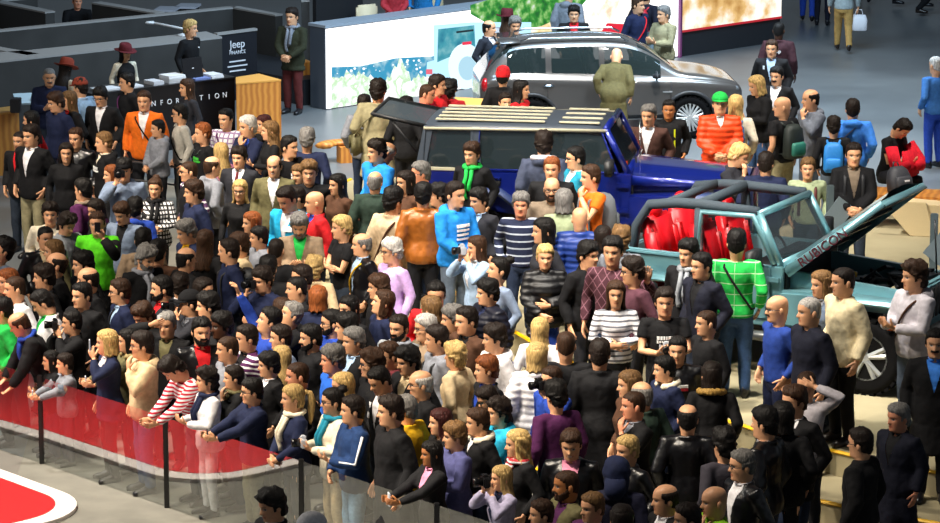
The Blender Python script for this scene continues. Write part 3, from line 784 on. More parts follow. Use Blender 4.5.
    if 'stripe' in ex:
        for s_, c in zip((1, -1), pose):
            S, E, W, hd, pn, cu = arm_pts(c, s_, build); m = MB(); outw = unit(np.array([s_, -.25, .25])) * .075
            m.tube([S + outw * .95, S * .5 + E * .5 + outw * .95, E + outw * .85, E * .4 + W * .6 + outw * .7], .014, 8); m.build('sleeve_stripe', P('white_knit', 'e8e8ec', .8), o, True)
    if 'slv' in ex:
        for s_, c in zip((1, -1), pose):
            S, E, W, hd, pn, cu = arm_pts(c, s_, build); m = MB(); m.tube([S * .75 + E * .25, S * .5 + E * .5, E, E * .5 + W * .5, W - unit(W - E) * .02], np.array([.085, .078, .073, .068, .052]), 12); m.build('sleeve', M_CLOTH, o, True, color=ex['slv'])
    if 'jeep' in ex:
        tx = text_mesh('Jeep', .085, .004); q = link('back_lettering', tx, o); tx.materials.append(P('white_print', 'e8e8ea', .6))
        q.location = (0, fy(0, 1.33, .014, True), 1.31); q.rotation_euler = (math.pi / 2, 0, math.pi)
    # what the person holds or carries stays a thing of its own
    Mw = Matrix.Translation(Vector(loc)) @ Matrix.Rotation(R(d['body']), 4, 'Z') @ Matrix.Scale(s, 4)
    short = d['label'].split(); short = short[:9]
    while short[-1] in ('in', 'with', 'and', 'a', 'the', 'over', 'of', 'at', 'to', 'right', 'left', 'from', 'behind', 'below', 'between', 'his', 'her', 'black', 'dark', 'white', 'grey', 'pale', 'light', 'navy', 'long', 'one', 'its', 'both', 'seen', 'facing', 'looking', 'just', 'beside', 'on', 'by', 'wide'): short.pop()
    short = ' '.join(short)
    hp = [hand_center(c, s_, build) for s_, c in zip((1, -1), pose) if c in 'epoUu']
    if not hp: hp = [hand_center(c, s_, build) for s_, c in zip((1, -1), pose) if c in 'chf'] or [hand_center(pose[0], 1, build)]
    hc_ = np.mean(hp, axis=0); hc_ = bendV([hc_], bend)[0]
    if 'e' in pose: hc_ = np.array([hc_[0] if pose.count('e') == 1 else 0, -.225, 1.625])
    if 'cam' in ex: STATE['held'].append(('camera', Mw @ Vector(hc_), d['body'], dict(b='121215', r='121215', s='b8bcc4', n='121215')[ex['cam']], short, d['face']))
    if 'ph' in ex: STATE['held'].append(('phone', Mw @ Vector(hc_), d['body'], 'c9ced6' if rnd.random() < .6 else '15161a', short, d['face']))
    if 'bp' in ex: STATE['bags'].append(('backpack', Mw, d['body'], ex['bp'], short, s, build, t))
    if 'bag' in ex: STATE['bags'].append(('shoulder_bag', Mw, d['body'], ex['bag'], short, s, build, t))
    if 'bag2' in ex: STATE['bags'].append(('carrier_bag', Mw, d['body'], ex['bag2'], short, s, build, t))
    return o

def text_mesh(body, size, depth):
    cu = bpy.data.curves.new('t', 'FONT'); cu.body = body; cu.size = size; cu.extrude = depth; cu.align_x = 'CENTER'; cu.align_y = 'CENTER'
    o = bpy.data.objects.new('t', cu); COL.objects.link(o); dg = bpy.context.evaluated_depsgraph_get()
    me = bpy.data.meshes.new_from_object(o.evaluated_get(dg)); bpy.data.objects.remove(o); bpy.data.curves.remove(cu); return me

# ------------------------------------------------------------------ reading the crowd list and placing everybody
def parse(txt):
    out = []
    for ln in txt.strip().split('\n'):
        a, lab = ln.split('|'); tk = a.split(); x, y = float(tk[0]), float(tk[1]); k = tk[2]; hgt = None; i = 3
        if len(k) > 1: hgt = float(k[1:]) / 100; k = k[0]
        elif tk[3].isdigit() and float(tk[3]) > 110 and not tk[4][0].isdigit() and '.' not in tk[4] and tk[4].lstrip('-').isdigit(): hgt = float(tk[3]) / 100; i = 4
        face = float(tk[i]); hair = tk[i + 1].split('.'); tp = tk[i + 2].split('.'); pose = tk[i + 3]; ex = {}
        for e in (tk[i + 4].split(',') if tk[i + 4] != '-' else []):
            if e[0] == 'w' and e[1:].isdigit(): hgt = float(e[1:]) / 100; continue
            q = e.split('.', 1); ex[q[0]] = q[1] if len(q) > 1 else True
        r = random.Random(int(x * 1000 + y))
        if hgt is None: hgt = r.uniform(1.74, 1.80) if k == 'm' else r.uniform(1.67, 1.72) if k == 'f' else 1.45
        body = float(ex['by']) if 'by' in ex else (face * .8 if abs(face) < 100 else face)
        out.append(dict(x=x, y=y, k=k, h=hgt, face=face, body=body, hair=(hair[0], hair[1]), top=(tp[0], tp[1], tp[2] if len(tp) > 2 else None), pose=pose, ex=ex, leg=ex.get('leg', 's'), label=lab.strip()))
    return out

def crown_local(d):
    """top of the head in the person's frame, unscaled"""
    bend = R(float(d['ex'].get('bend', 0))); pitch = R(float(d['ex'].get('tilt', 4)))
    q = np.array([0, .005 * 0, .245 * d['hs']]); y = q[1] * math.cos(pitch + bend) - q[2] * math.sin(pitch + bend); z = q[2] * math.cos(pitch + bend) + 0
    p = bend_piv(bend) + np.array([0, y, z]); return p

def place(people, level_fn, levels):
    for d in people:
        d['hs'] = 1.12 if d['h'] > 1.5 else 1.12 + (1.5 - d['h']) * .7
        base = 1.505 + .245 * d['hs']; d['scale'] = d['h'] / base
    def solve(d, h, L):
        s = h / (1.505 + .245 * d['hs']); c = crown_local(d) * s; top = at(d['x'], d['y'], L + c[2]); a = R(d['body'])
        return np.array([top[0] - (c[0] * math.cos(a) - c[1] * math.sin(a)), top[1] - (c[0] * math.sin(a) + c[1] * math.cos(a)), L]), s
    for d in people:
        z = d['ex'].get('zone')
        if z: d['L'] = 0.; d['pos'], d['scale'] = solve(d, d['h'], 0.); continue
        best = None
        for dh in (0, .03, -.03, .06, -.06, .09, -.09, .12, -.12, .15, -.15, .19, -.19):
            for L in levels:
                p, s = solve(d, d['h'] + dh, L)
                if abs(level_fn(p[0], p[1]) - L) < .01: best = (L, p, s, d['h'] + dh); break
            if best: break
        if not best:
            L = levels[-1]; p, s = solve(d, d['h'], L); best = (L, p, s, d['h']); print('NOFIT', d['label'])
        d['L'], d['pos'], d['scale'], d['h'] = best
    # keep shoulders apart: the lower head in the photo belongs to the person standing nearer
    h0 = [d['h'] for d in people]; n = len(people); py = np.array([d['y'] - float(d['ex'].get('back', 0)) for d in people])
    fixed = [bool(d['ex'].get('zone')) for d in people]
    for it in range(220):
        P2 = np.array([d['pos'][:2] for d in people]); mv = np.zeros(n)
        dx = np.abs(P2[:, None, 0] - P2[None, :, 0]); dy = P2[None, :, 1] - P2[:, None, 1]      # dy > 0: second is further back
        near = (py[:, None] > py[None, :]) & (np.abs(dy) < 1.6)                                    # first stands nearer
        want = np.sqrt(np.clip(.44 ** 2 - dx ** 2, 0, None)) * (dx < .44); want = np.maximum(want, (dx < .36) * .20)
        lack = np.where(near & (dx < .44) & (dy < want), want - dy, 0); lack = np.minimum(lack, .5)
        for i, j in zip(*np.nonzero(lack)): g = lack[i, j] * .05; mv[i] += g; mv[j] -= g      # taller means nearer for the same pixel
        if not mv.any(): break
        for i, d in enumerate(people):
            if mv[i] and not fixed[i]:
                lim = .05 if 'bend' in d['ex'] else .15
                nh = min(max(d['h'] + float(np.clip(mv[i], -.03, .03)), h0[i] - lim), h0[i] + lim + (.12 if h0[i] < 1.62 else 0)); p, s = solve(d, nh, d['L'])
                if abs(level_fn(p[0], p[1]) - d['L']) < .01: d['h'], d['pos'], d['scale'] = nh, p, s
PEOPLE = r"""
49 68 m 10 b.g J.navy.navy pp tilt.12,mu.g|stubbly man with cropped grey hair looking down at the white leaflet stand on the left
67 60 f 150 l.d S.cream kk fed.rust,tilt.20|woman in a tilted rust red wide-brimmed hat beside the leaflet stand
125 45 f157 45 l.k V.cream.black dd fed.maroon,tilt.5|woman in maroon hat and cream blouse with black waistcoat behind the black information desk
190 20 m 75 s.y S.black dd logo|fair-haired attendant in black shirt standing at the laptop behind the information desk
80 78 m -120 s.d J.lightdenim.white kk cap.rust|person in a rust red cap and pale denim jacket facing away, far left back row
55 93 m -60 s.n J.navy.navy dd tilt.12|brown-haired man in navy looking down, left of the long-haired blond man
69 91 m -75 l.l J.black.red kk print.white|long-haired blond man in black jacket with white lettering and red shirt, back left
100 88 m -25 s.k J.black.white kk g,tilt.15|man with dark glasses in black jacket over white collar, between denim jacket and orange fleece
127 73 m -75 s.k J.black.black kk st.purple|dark-haired man with purple bag strap on black jacket in front of the information desk
144 91 m -10 s.n J.orange.white dd st.black,w184|tall man in bright orange fleece with a black bag strap across the chest
158 120 c150 -70 s.k H.grey cc -|dark-haired boy in grey hoodie standing right beside the man in orange fleece
187 79 f -70 l.n S.charcoal dd -|woman with long wavy brown hair at the lettered front of the information desk
180 104 m -90 s.k S.stone dd g,st.black|black-haired man with glasses in stone grey shirt with a thin camera strap
31 111 f -100 l.k S.red kk -|woman with black hair and red top seen from behind near the left wooden counter
31 125 m -40 s.d J.black.white kk bt.khaki,w186|heavy-set man in black jacket and khaki trousers, front of the far left group
20 131 m -30 b.d J.black.red kk back.14|man half hidden at the left shoulder of the heavy man in khaki trousers
66 143 f 5 l.d J.black.black dd smile|smiling dark-haired woman in black beside the heavy man in khaki trousers
76 128 m -20 s.n L.black.black kk -|brown-haired man in black leather jacket right behind the smiling dark-haired woman
104 132 m -80 s.l H.black.cream kk print.white|fair-haired youth in black hooded jacket with cream lining and printed shirt, below the orange fleece
124 159 m 0 s.k H.bluegrey de capb.black,cam.r|boy in black backwards cap and blue-grey hoodie holding a camera beside his face
112 165 f -70 o.r S.black kk back.14|auburn-haired woman peeking out behind the boy in the backwards cap
83 179 m -120 s.k J.purple.grey kk sc.taupe|man in purple jacket and taupe scarf turned away beside the backwards cap
95 200 f -60 o.d S.black kk tilt.15|brown-haired girl in black just behind the lime green jacket
97 212 m -5 s.n J.lime.lime ed ph,slv.black|young man in lime green and black jacket holding a phone to his eyes
121 204 c155 -30 s.n J.bluegrey.black kk tilt.20|boy looking down next to the royal blue hood below the backwards cap
135 198 m 175 s.k H.blue dd -|person with black hair and royal blue hooded jacket facing away
155 178 f -5 n.n J.black.black tt sc.black,mat.check|woman with hair tied up, black scarf and black-and-white houndstooth sleeves
189 161 m -80 b.n V.plaid.black kk g,mat.plaidp|man with glasses and cropped hair in purple plaid shirt and black waistcoat, facing left
194 181 m -80 s.n J.navy.navy dd -|brown-haired man in navy jacket in front of the purple plaid shirt
185 221 m -70 s.g J.navy.yellow dd tilt.15|grey-haired man in navy jacket with yellow trim looking down
203 123 m -75 s.r T.black dd print.green,chain|ginger-haired man in black T-shirt with green print and a chain necklace
226 109 m -35 s.k S.white kk st.purple,smile,mat.plaidw|smiling dark-haired man in white checked shirt with a purple strap, left of the wooden block
248 116 m -60 s.w J.navy.blue ht -|white-haired man in navy gilet over blue in front of the wooden block
264 115 f -60 o.b S.black kk -|burgundy-haired woman tucked behind the woman with long golden waves
270 121 f -85 w.l S.black pt -|woman with long golden brown waves in black top, right edge of the wooden block
221 143 f -150 l.y S.pink kk -|blonde woman in pink seen from behind, left of the man in suit and tie
212 156 m 120 r.n J.grey.grey kk -|balding man in light grey jacket turned away to the right, behind the purple plaid shirt
239 147 m -20 s.d F.charcoal.white dd tie.maroon|man in charcoal suit with white shirt and dark red tie
289 136 m 60 s.k T.black kk print.white|black-haired man in black printed T-shirt looking right, below the wooden block
307 128 m 175 s.g S.navy kk w182|grey-haired man in navy sweater with his back turned on the open blue-grey floor
274 155 m -10 r.n J.olive.white dd smile|balding man with short stubble in olive field jacket and white collar
309 161 m 0 s.l J.black.black kk tilt.5|fair young man in black jacket facing the camera below the man in navy sweater
299 165 m -30 s.l S.black kk back.12|fair man half hidden behind the shoulder of the fair young man in black
338 174 f -60 l.k J.brown.brown kk -|woman with long black hair in dark brown jacket behind the red jacket
240 180 f -10 l.y S.black dd g|blonde woman with glasses in low-necked black top below the suit and tie
285 188 m -40 s.d J.turquoise.white kk tilt.25,tag|man with bowed head in turquoise jacket with a white name tag
297 187 m -80 s.d J.black.black kk g|man with glasses in black jacket between turquoise and red jackets
315 191 m -85 x.n J.red.blue dd -|bald man in bright red jacket with blue collar
299 215 m -5 s.g J.tan.green pp tilt.25,b.g|grey-haired bearded man in tan jacket and green shirt looking down at his hands
342 216 m -80 s.y T.black xx w180|blond man in black T-shirt with folded arms
252 212 f -70 o.r S.black kk -|auburn-haired girl in black below the blonde woman with glasses
259 227 c160 -80 s.k J.grey.grey kk -|dark-haired boy in grey jacket below the turquoise jacket
276 238 m 170 b.d S.black kk -|man with shaved dark hair seen from behind, below the tan jacket
205 230 f 160 l.n S.black kk -|woman with long straight brown hair seen from behind, right of the yellow trim
186 247 m 120 r.k J.black.black kk -|man with a bald crown in black turned away, below the grey-haired man with yellow trim
229 239 m -95 s.d J.navy.navy kk bp.black|brown-haired man in navy jacket with a black rucksack amid the left crowd
239 233 m -90 s.n J.beige.beige kk -|man in beige jacket just behind the navy jacket with rucksack
268 256 m 175 s.k J.black.black kk -|person with round black hair seen from behind, below the shaved head
314 257 f 170 c.y J.beige.cream kk -|woman with bright blonde curls and cream jacket seen from behind
302 265 m -80 s.d J.black.black kk -|dark-haired man in black left below the bright blonde curls
50 203 m 5 s.d J.cream.cream kk -|young man facing the camera with pale collar below the khaki trousers
68 215 c160 50 c.d J.greypat.grey kk tilt.25|boy with dark curly hair in grey patterned top looking down to the right
45 226 m 30 b.k L.black.beige kk -|olive-skinned man with cropped black hair in leather jacket, left side
54 240 f -80 l.l J.olive.olive kk hood.fur|woman with light brown hair in fur-hooded parka, left side
59 252 m -85 r.d J.black.black kk tilt.-10|balding man lifting his face to the left below the fur-hooded parka
7 238 m -70 s.k T.greyblue ee cam.r,tilt.-20|man in grey-blue T-shirt lifting a camera overhead at the left picture edge
8 269 f -60 o.r J.brown.brown kk -|ginger-brown-haired woman at the left picture edge above the white fleece
15 276 m -75 b.n J.white.white kk -|man with cropped hair in white fleece at the left edge
44 265 m -85 s.d J.black.black kk -|dark-haired man in black facing left, right of the white fleece
37 292 m -90 s.k J.white.green kk tilt.30|dark-haired man bending his head, in white and green top, left side
2 298 m168 -95 s.k J.green.green kk -|man in bright green jacket cut off by the left edge
15 313 m -90 r.n C.black.blue ll sc.blue,bend.24,w178|man with bright blue scarf and black coat leaning on the glass barrier
72 311 m -85 s.k J.black.black ee cam.b,w182|big photographer in black raising a large black camera, left front
82 283 m -50 s.k J.black.black kk -|black-haired man with narrow eyes in black, behind the big photographer
120 279 m -85 s.n F.navy.palblue dd g,tie.black|young man with glasses in navy suit and pale shirt among the left crowd
88 267 m -85 r.d J.black.black kk -|man with receding hair facing left behind the black-haired man in black
83 252 m -70 s.k J.black.black kk -|dark-haired man in black below the raised phone of the lime green jacket
147 247 m 50 c.g C.black.grey kk sc.grey,b.g,tilt.20|grey curly-haired bearded man in black coat and grey scarf looking down right
143 228 m 175 s.k H.tan dd st.blue|dark-haired person from behind in tan jacket with blue strap
158 240 m 165 s.k J.brown.brown kk -|black-haired person in brown jacket from behind, right of the grey curly-haired man
162 276 m -80 s.k J.charcoal.red kk b.k|bearded dark man in charcoal facing left, below the grey curly-haired man
180 273 m 175 s.d J.charcoal.white kk -|dark brown head seen from behind with pale collar, right of the bearded man
141 305 m -50 s.n J.black.black kk tilt.25|short brown-haired man bowing his head above the beige hooded jacket
167 312 m -20 s.g J.black.olive df ph|grey-haired man holding a white phone flat against his eyes
107 330 f -85 o.y F.navy.white ed ph|person with chin-length blond hair in navy blazer holding up a phone
128 329 f174 -80 l.k J.olive.olive oo hood.fur,ph|dark-haired woman with fur collar between the blond bob and the beige hooded jacket
142 332 m174 -85 s.d H.beige hk g,bt.jean|dark-haired man with glasses in beige hooded jacket with hand at his chin, at the barrier
51 351 c135 -80 l.k J.black.black pp -|dark-haired girl at the glass barrier in front of the photographer
65 354 c138 -80 s.d J.grey.grey oo ph|small boy in grey jacket reaching over the glass barrier with a phone
166 361 m170 -75 s.d S.redstripe oo tilt.30,mat.stripe,bend.18|boy in red and white striped top bending over the barrier
190 291 m -85 s.k J.charcoal.grey ee cap.black,cam.b|man in black cap with a camera to his eye in the left middle crowd
208 293 m -85 s.k J.black.black kk -|dark-haired man facing left right beside the black cap
203 278 f 60 o.d J.black.black kk -|brown-haired woman in black looking right, behind the black cap
201 318 m 20 s.k L.black.red kk b.k,print.red|tanned young man with black stubble in leather jacket over red and blue shirt
228 336 m -80 b.n J.grey.grey kk -|man with shaved head in grey jacket facing left
222 313 m -60 s.k J.black.black kk sk.d|dark-skinned man behind the shaved head in grey jacket
273 308 m -80 s.k S.blue dU tilt.-15|man in blue sweater stretching one arm high with a phone
262 268 m -45 s.d J.navy.navy pe cam.b,tilt.10|brown-haired man in navy holding a camera under his chin
297 276 m -80 b.k J.black.black kk -|man with very short dark hair in black facing left, above the tilted camera
295 302 m -75 s.g J.black.black ee cam.b,tilt.-15|man with head tilted back shooting upward with a black camera
247 325 m -75 s.d J.purple.black kk mat.stripep|dark-haired man in purple and white striped top
281 325 m -85 s.d J.bluegrey.grey kk -|brown-haired man with small pale collar just right of the purple stripes
311 325 m -75 s.k J.black.black kk b.k|bearded dark-haired man in black jacket facing left, left of the blue hooded top with glasses
332 310 m -85 s.k H.blue kk g,b.k|bearded man with glasses in dark blue hooded top
318 286 f 175 o.r J.navy.navy kk -|round auburn head of a woman seen from behind
282 298 f -150 o.n J.black.black kk -|brown-haired woman from behind, above the outstretched blue sleeve
207 368 f162 -80 c.d J.white.white pp sc.navy,bt.white|person with dark curls, navy scarf, white jacket and white trousers at the barrier
234 366 m174 -85 s.d J.blackw.black hd two.white,sc.olive|dark-haired man in black jacket with white piping, hand at his mouth
252 379 m170 -80 s.k J.navy.navy oo g,ph,bt.khaki|black-haired man with glasses, navy jacket and khaki trousers holding a phone over the barrier
269 353 c165 -80 s.k J.black.white kk -|black-haired boy in black jacket above the man with silver phone
293 385 f -80 p.y J.navy.navy cc sc.cream|blonde woman with ponytail, cream scarf and navy coat at the barrier
298 362 m -80 b.n J.black.black kk sk.r|ruddy man with short brown hair in black, above the blonde ponytail
282 346 f -140 l.y J.black.white kk -|woman with long blonde hair turned away behind the black-haired boy
333 346 m -80 s.g S.brightblue kk sk.r|ruddy grey-haired man in bright blue shirt
343 373 f -75 l.y J.black.black kk -|blonde woman below the man in bright blue shirt
333 388 f -80 n.k J.cream.cream pp g,sc.teal,cam.s,bt.beige|woman with dark hair in a bun, glasses and teal scarf holding a small camera
353 396 m -85 s.d J.trackblue.trackblue pc stripe,bt.ltjean,w182|young man in blue track jacket with white sleeve stripe at the barrier
391 396 m -80 s.d C.black.black dd w184|dark-haired man in long black coat leaning at the barrier
406 395 m -120 s.g J.yellow.yellow kk back.8|grey-brown-haired man in mustard yellow behind the long black coat
377 369 m170 -60 s.k J.blackw.white kk tilt.25,two.white|black-haired boy looking down in white and black jacket
372 350 m -85 c.n J.black.black kk g|man with thick brown curls and glasses
407 348 m -60 c.k J.black.beige kk tilt.12|young man with thick black hair in dark jacket, below the brown-haired head with glasses
389 342 m -70 s.n J.maroon.maroon kk g|brown-haired man with glasses in maroon collar
421 370 m -85 r.w J.black.black kk g|balding white-haired man with black glasses in black jacket
437 326 m -85 s.d H.grey dd bp.black|dark-haired young man in grey hooded top with black rucksack straps
354 328 m -70 s.g F.black.palblue kk -|grey-haired man in black suit with pale blue shirt
386 290 m -85 o.n S.navy dd tilt.-10|young man with longish brown hair in navy sweater, chin raised
379 275 m -85 s.n J.black.black kk -|man with brown quiff in black, right below the black jacket with yellow bag strap
349 296 f -50 l.k J.black.black kk -|black-haired woman in black facing half left
347 314 m -90 s.k J.black.black kk -|black-haired man just below the black-haired woman in black
399 315 m -35 s.d J.greypat.grey kk b.k,sc.grey|dark bearded man in grey patterned scarf
426 315 m -75 s.w J.tan.tan kk g|white-haired man with glasses in tan jacket
436 282 m 0 s.k J.red.black kk tilt.10|dark-haired man in red top facing the camera below the brown leather jacket
431 296 f -130 o.l J.black.black kk -|girl with light brown bob turned away, in front of the red top
453 306 m -80 s.g J.black.black kk -|grey-haired man in black facing left below the blue hooded sweatshirt
467 307 m -65 s.d J.brown.black kk -|tanned man with short dark hair in brown jacket
455 343 f -120 c.y J.beige.beige kk -|small head of blonde curls behind the grey hooded top with rucksack
392 239 m -70 s.w S.lilac dd g|white-haired man with glasses in lilac shirt
362 233 m -85 r.g L.black.palblue kk st.yellow|bald older man in black leather jacket with yellow bag strap over light blue shirt
375 171 m 170 r.g C.darkgreen.black kk -|thinning grey-haired man in dark green coat seen from behind
377 140 m -60 s.d J.azure.azure ck -|dark-haired man in azure blue rain jacket
392 143 m 110 r.w J.charcoal.charcoal dd tilt.35,back.10|white-haired man bowing beside the azure jacket
378 80 m 165 s.d C.khaki.khaki kk bag.olive,g,w186|tall man in long khaki coat seen from behind in front of the bright screen
364 95 m 175 s.d J.grey.grey kk back.24|person in grey half hidden left of the long khaki coat
393 188 m 140 s.k C.sand.sand dd st.brown,back.12|dark-haired person in sand coloured coat with brown bag strap from behind
406 171 f -60 o.d J.brown.brown kk -|brown-haired youth facing left between dark green coat and red-faced man
421 162 m -80 s.g J.beige.beige kk g,sk.r,smile|grey-haired ruddy man with glasses in beige, beside the rear window of the blue car
423 183 m 178 s.k L.cognac.cognac dd w176|man in cognac leather jacket seen from behind
439 184 m -90 s.k J.black.black kk back.10|dark-haired man between the cognac jacket and the blue sweatshirt
455 182 m 50 s.d H.azure cc print.white,back.-12,bt.greyjean,w182|man in bright azure hooded sweatshirt with white print and hands clasped
479 189 m -50 s.k J.charcoal.palblue kk -|dark-haired man in charcoal jacket over light blue shirt
472 143 f -30 s.n J.black.black kk sc.green|short-haired woman with bright green scarf beside the blue car
521 193 m -5 s.g S.navystripe kk mat.striped,sk.r|grey-haired man in navy polo with white stripes
544 218 f -80 o.k S.charcoal kk -|woman with short black hair in dark grey top facing left
545 245 f 5 s.y P.black.black tc bt.blue|blond-haired woman in shiny black padded jacket with blue trousers
552 177 m -5 x.n J.taupe.taupe kk b.n,g|bald bearded man with glasses in taupe jacket
552 157 m -10 s.r J.black.white kk -|red-haired man with white collar beside the door of the blue car
544 132 m 175 s.d H.slate dd hood.palegrey|man in slate jacket with pale hood looking into the blue car
576 147 m -80 s.k J.teal.white kk g|dark-haired man with glasses, white scarf and teal jacket
591 165 m -75 s.n T.orange hd bp.grey|man in orange polo shirt with hand at his chin
564 189 f 170 o.g J.sage.sage kk -|grey-haired woman in sage green jacket seen from behind
580 207 m 178 x.n P.royalnavy.navy kk -|bald man in quilted blue jacket seen from behind
603 226 f 170 o.d J.black.black kk -|dark brown-haired woman from behind at the rear corner of the teal car
621 227 f 175 c.l J.grey.grey kk -|light brown curly head from behind beside the red seats of the teal car
613 237 m -15 s.k S.plum gd mat.argyle|dark-haired man in plum argyle sweater raising an open hand
588 242 m 50 s.k J.black.black dd bt.charcoal,back.12|dark-haired man in black looking right behind the raised hand
501 257 f -75 n.k S.bluegrey kk tilt.-8|woman with dark hair pinned up in blue-grey top
477 236 f -70 l.n J.palblue.white ee cam.s|brown-haired woman in light blue jacket with both hands at her camera
488 280 m -75 s.k P.navyblack.navy dd -|black-haired man in bulky dark navy jacket
495 325 m -80 s.d H.white dd st.blue|dark-haired young man in white hooded jacket with blue stripe
540 318 f 170 l.y J.white.white kk -|woman with very long straight blonde hair seen from behind
537 343 f158 175 o.y P.white.white kk cam.n|blonde woman in white padded jacket seen from behind
566 331 m 178 b.n S.black kk -|man with cropped hair in black seen from behind, right of the long blonde hair
616 281 f 0 l.n S.whitestripe tt mat.striped2|brown-haired woman in white top with thin grey stripes
633 258 m -80 s.d S.plum2 kk g|man with glasses in plain plum shirt
600 339 m 175 s.d C.black.black dd w182|brown-haired man in plain black coat seen from behind, under the striped top
487 356 m -85 s.r J.black.blue kk -|ginger young man in black jacket with blue panel
485 388 c160 -75 s.d J.black.black kk g,tilt.25|dark-haired teenager with glasses looking down
499 399 m -70 c.d H.cyan kk -|young man with dark tousled hair in cyan hooded top
478 409 m172 -80 s.n H.black.white kk hood.cream|brown-haired boy with pale grey hood
455 423 m -80 s.l C.slateblue.slateblue pp cam.b,w182|light brown-haired man in slate blue coat holding a camera at the barrier
432 441 f163 -75 l.k J.black.pink oo ph,sk.t,tilt.5|long black-haired woman in black holding a phone over the barrier
441 409 f -80 l.b J.black.black kk -|woman with dark wavy red-brown hair behind the long black hair
502 466 f164 -75 l.y J.lilacgrey.navy ee cam.b|blonde woman in lilac-grey jacket shooting with a black camera, bottom edge
518 430 f -80 w.y J.black.black kk sc.redcheck|woman with wavy blonde hair, red checked scarf and black coat
571 431 m -10 s.n L.black.pink dd smile,tilt.15|laughing brown-haired man in black leather jacket and pink shirt
556 381 m -150 s.k S.purple dd -|dark-haired man in purple sweater seen from behind
552 367 m165 -60 s.n J.blue.blue ed g,cam.b|brown-haired youth with glasses and a camera behind the purple sweater
567 470 m -80 b.n J.olive.purple kk b.n,sk.t|tanned man with shaved head in olive and purple top
593 493 c150 -60 s.l J.purple.white kk -|small fair-haired boy beside the tanned shaved man
542 500 c150 -80 s.n J.black.black kk -|boy with short brown hair at the bottom edge left of the tanned shaved man
628 436 f -60 s.y L.black.black kk -|woman with short spiky blond hair in black jacket
617 459 m 170 hd.navy H.blacknavy dd -|person with a dark navy hood over the head
634 391 m -80 b.n J.black.grey hd sk.r|ruddy man with cropped hair in black jacket over grey shirt, hand raised
630 371 f -80 o.l J.brown.brown kk -|woman with highlighted brown bob behind the ruddy man with raised hand
642 381 m -140 r.g J.darkgreen.darkgreen kk -|balding grey head above a dark green jacket behind the ruddy man
665 357 c160 -80 s.k J.navy.navy kk hood.cream|dark-haired boy in navy jacket with cream fleece hood
678 337 m -10 s.k L.black.black kk stripe2|young man in black leather jacket with red and white chest band
688 404 m 178 r.k L.black.black kk -|man with a round bald spot in black leather jacket, seen from behind
712 362 f 175 o.d J.black.black kk hood.furtan|dark brown-haired woman in black parka with tan fur hood
665 288 m 0 s.d T.black pp print.white,cam.s,w180|broad young man in black top with pale lettering holding a small camera
702 253 m -60 s.k J.navyblack.black kk -|black-haired man in dark navy jacket beside the green sweater
689 240 m -40 s.k J.black.grey kk sc.greypat|man in black with patterned scarf by the door of the teal car
737 229 m 170 s.k S.green dk st.black,mat.stripeg,bt.jean,w186|man in green sweater with pale stripes and sling strap seen from behind
707 310 m -75 b.n S.black dd bt.brightjean,leg.w|brown-haired youth in black sweater and bright blue jeans, striding
778 295 m -80 x.n S.royalnavy kk g,mu.n,bt.navy|bald man with glasses in royal blue sweater
810 297 m -75 b.w J.navyblack.navyblack dd bt.greyjean|white-haired man in navy black jacket beside the bald man with glasses
822 271 f -60 o.l J.greyblue.grey kk back.16|light brown-haired woman in grey-blue behind the white-haired man
844 267 m -75 b.d J.beigecoat.beigecoat dk bt.black,w190|tall man with cropped hair in cream field jacket and black trousers
915 262 m -75 c.n H.palegrey pp bt.greyjean,st.brown,ph,w186|long curly-haired man in pale grey hooded jacket holding a phone
936 329 m -10 s.k C.black.brightblue2 dd mu.k|man with moustache in black jacket over blue shirt at the right edge
899 404 m -60 s.g C.navyblack.black dd sk.r|grey-haired ruddy man in black coat on the steps
861 428 m -120 s.d C.black.black dd g|man with glasses in long black coat seen from behind on the steps
807 371 m -30 b.n S.palegrey fd bt.charcoal|young man in pale grey sweater holding his hand to his forehead
795 386 m -60 s.n F.black.white kk -|brown-haired man in black suit in front of the pale grey sweater
783 402 f 175 o.k J.black.black kk -|black-haired woman seen from behind between leather jacket and black suit
765 407 m -120 s.k L.black.white dd -|dark-haired man in black leather jacket with pale hem on the lowest step
743 450 m -80 s.g L.black.white kk g|grey-haired man with glasses in black leather jacket over white collar
724 429 m165 -150 c.k S.darkgrey kk -|person with black curls in dark grey top at the bottom right
715 486 m -75 x.n J.lime2.lime2 hd -|bald tanned man in lime green jacket, bottom edge
688 504 m -80 s.d J.black.black kk -|dark-haired man at the bottom edge left of the lime green jacket
666 484 m -80 r.d F.black.white kk -|balding man in black suit with white collar, bottom edge
622 505 f 175 o.d J.black.black kk -|dark brown-haired woman from behind at the bottom edge
270 491 m -60 c.k F.black.white dd tilt.15,zone.front|curly black-haired man in black suit standing in front of the glass barrier
312 514 m -90 x.n S.white dd zone.front,whitecap|head with white cap at the bottom edge in front of the glass barrier
720 93 m 0 s.n P.orangered.white cc capf.green,tilt.-9|young man in orange padded jacket and green cap
736 95 f 170 l.y J.cream.cream kk bp.blue,back.12|blonde woman with blue rucksack right behind the orange padded jacket
756 76 f -70 o.y J.black.black pd tilt.15,ph,bt.jean|blonde woman in black jacket looking down, between the green cap and the man with moustache
777 67 m -30 s.k F.black.white kk mu.k|dark-haired man with moustache in black suit over white shirt
772 40 m -15 s.n J.black.palblue kk stripe3|brown-haired man in black jacket with pale panels over checked blue shirt
779 22 m 165 b.k J.maroonblack.black dd sk.d,jeep|dark-skinned man in dark jacket with white brand lettering on the back
783 96 m -95 x.n T.black dd bp.greenblack,bt.khaki,by.-140|bald man in black T-shirt wearing a large black and green rucksack
811 89 m -75 r.k H.slategrey hd bt.greyjean|dark-haired man in grey hooded jacket with hand at his mouth
834 117 c148 175 s.d S.black kk bp.azure,bt.greyjean|boy with bright blue rucksack seen from behind
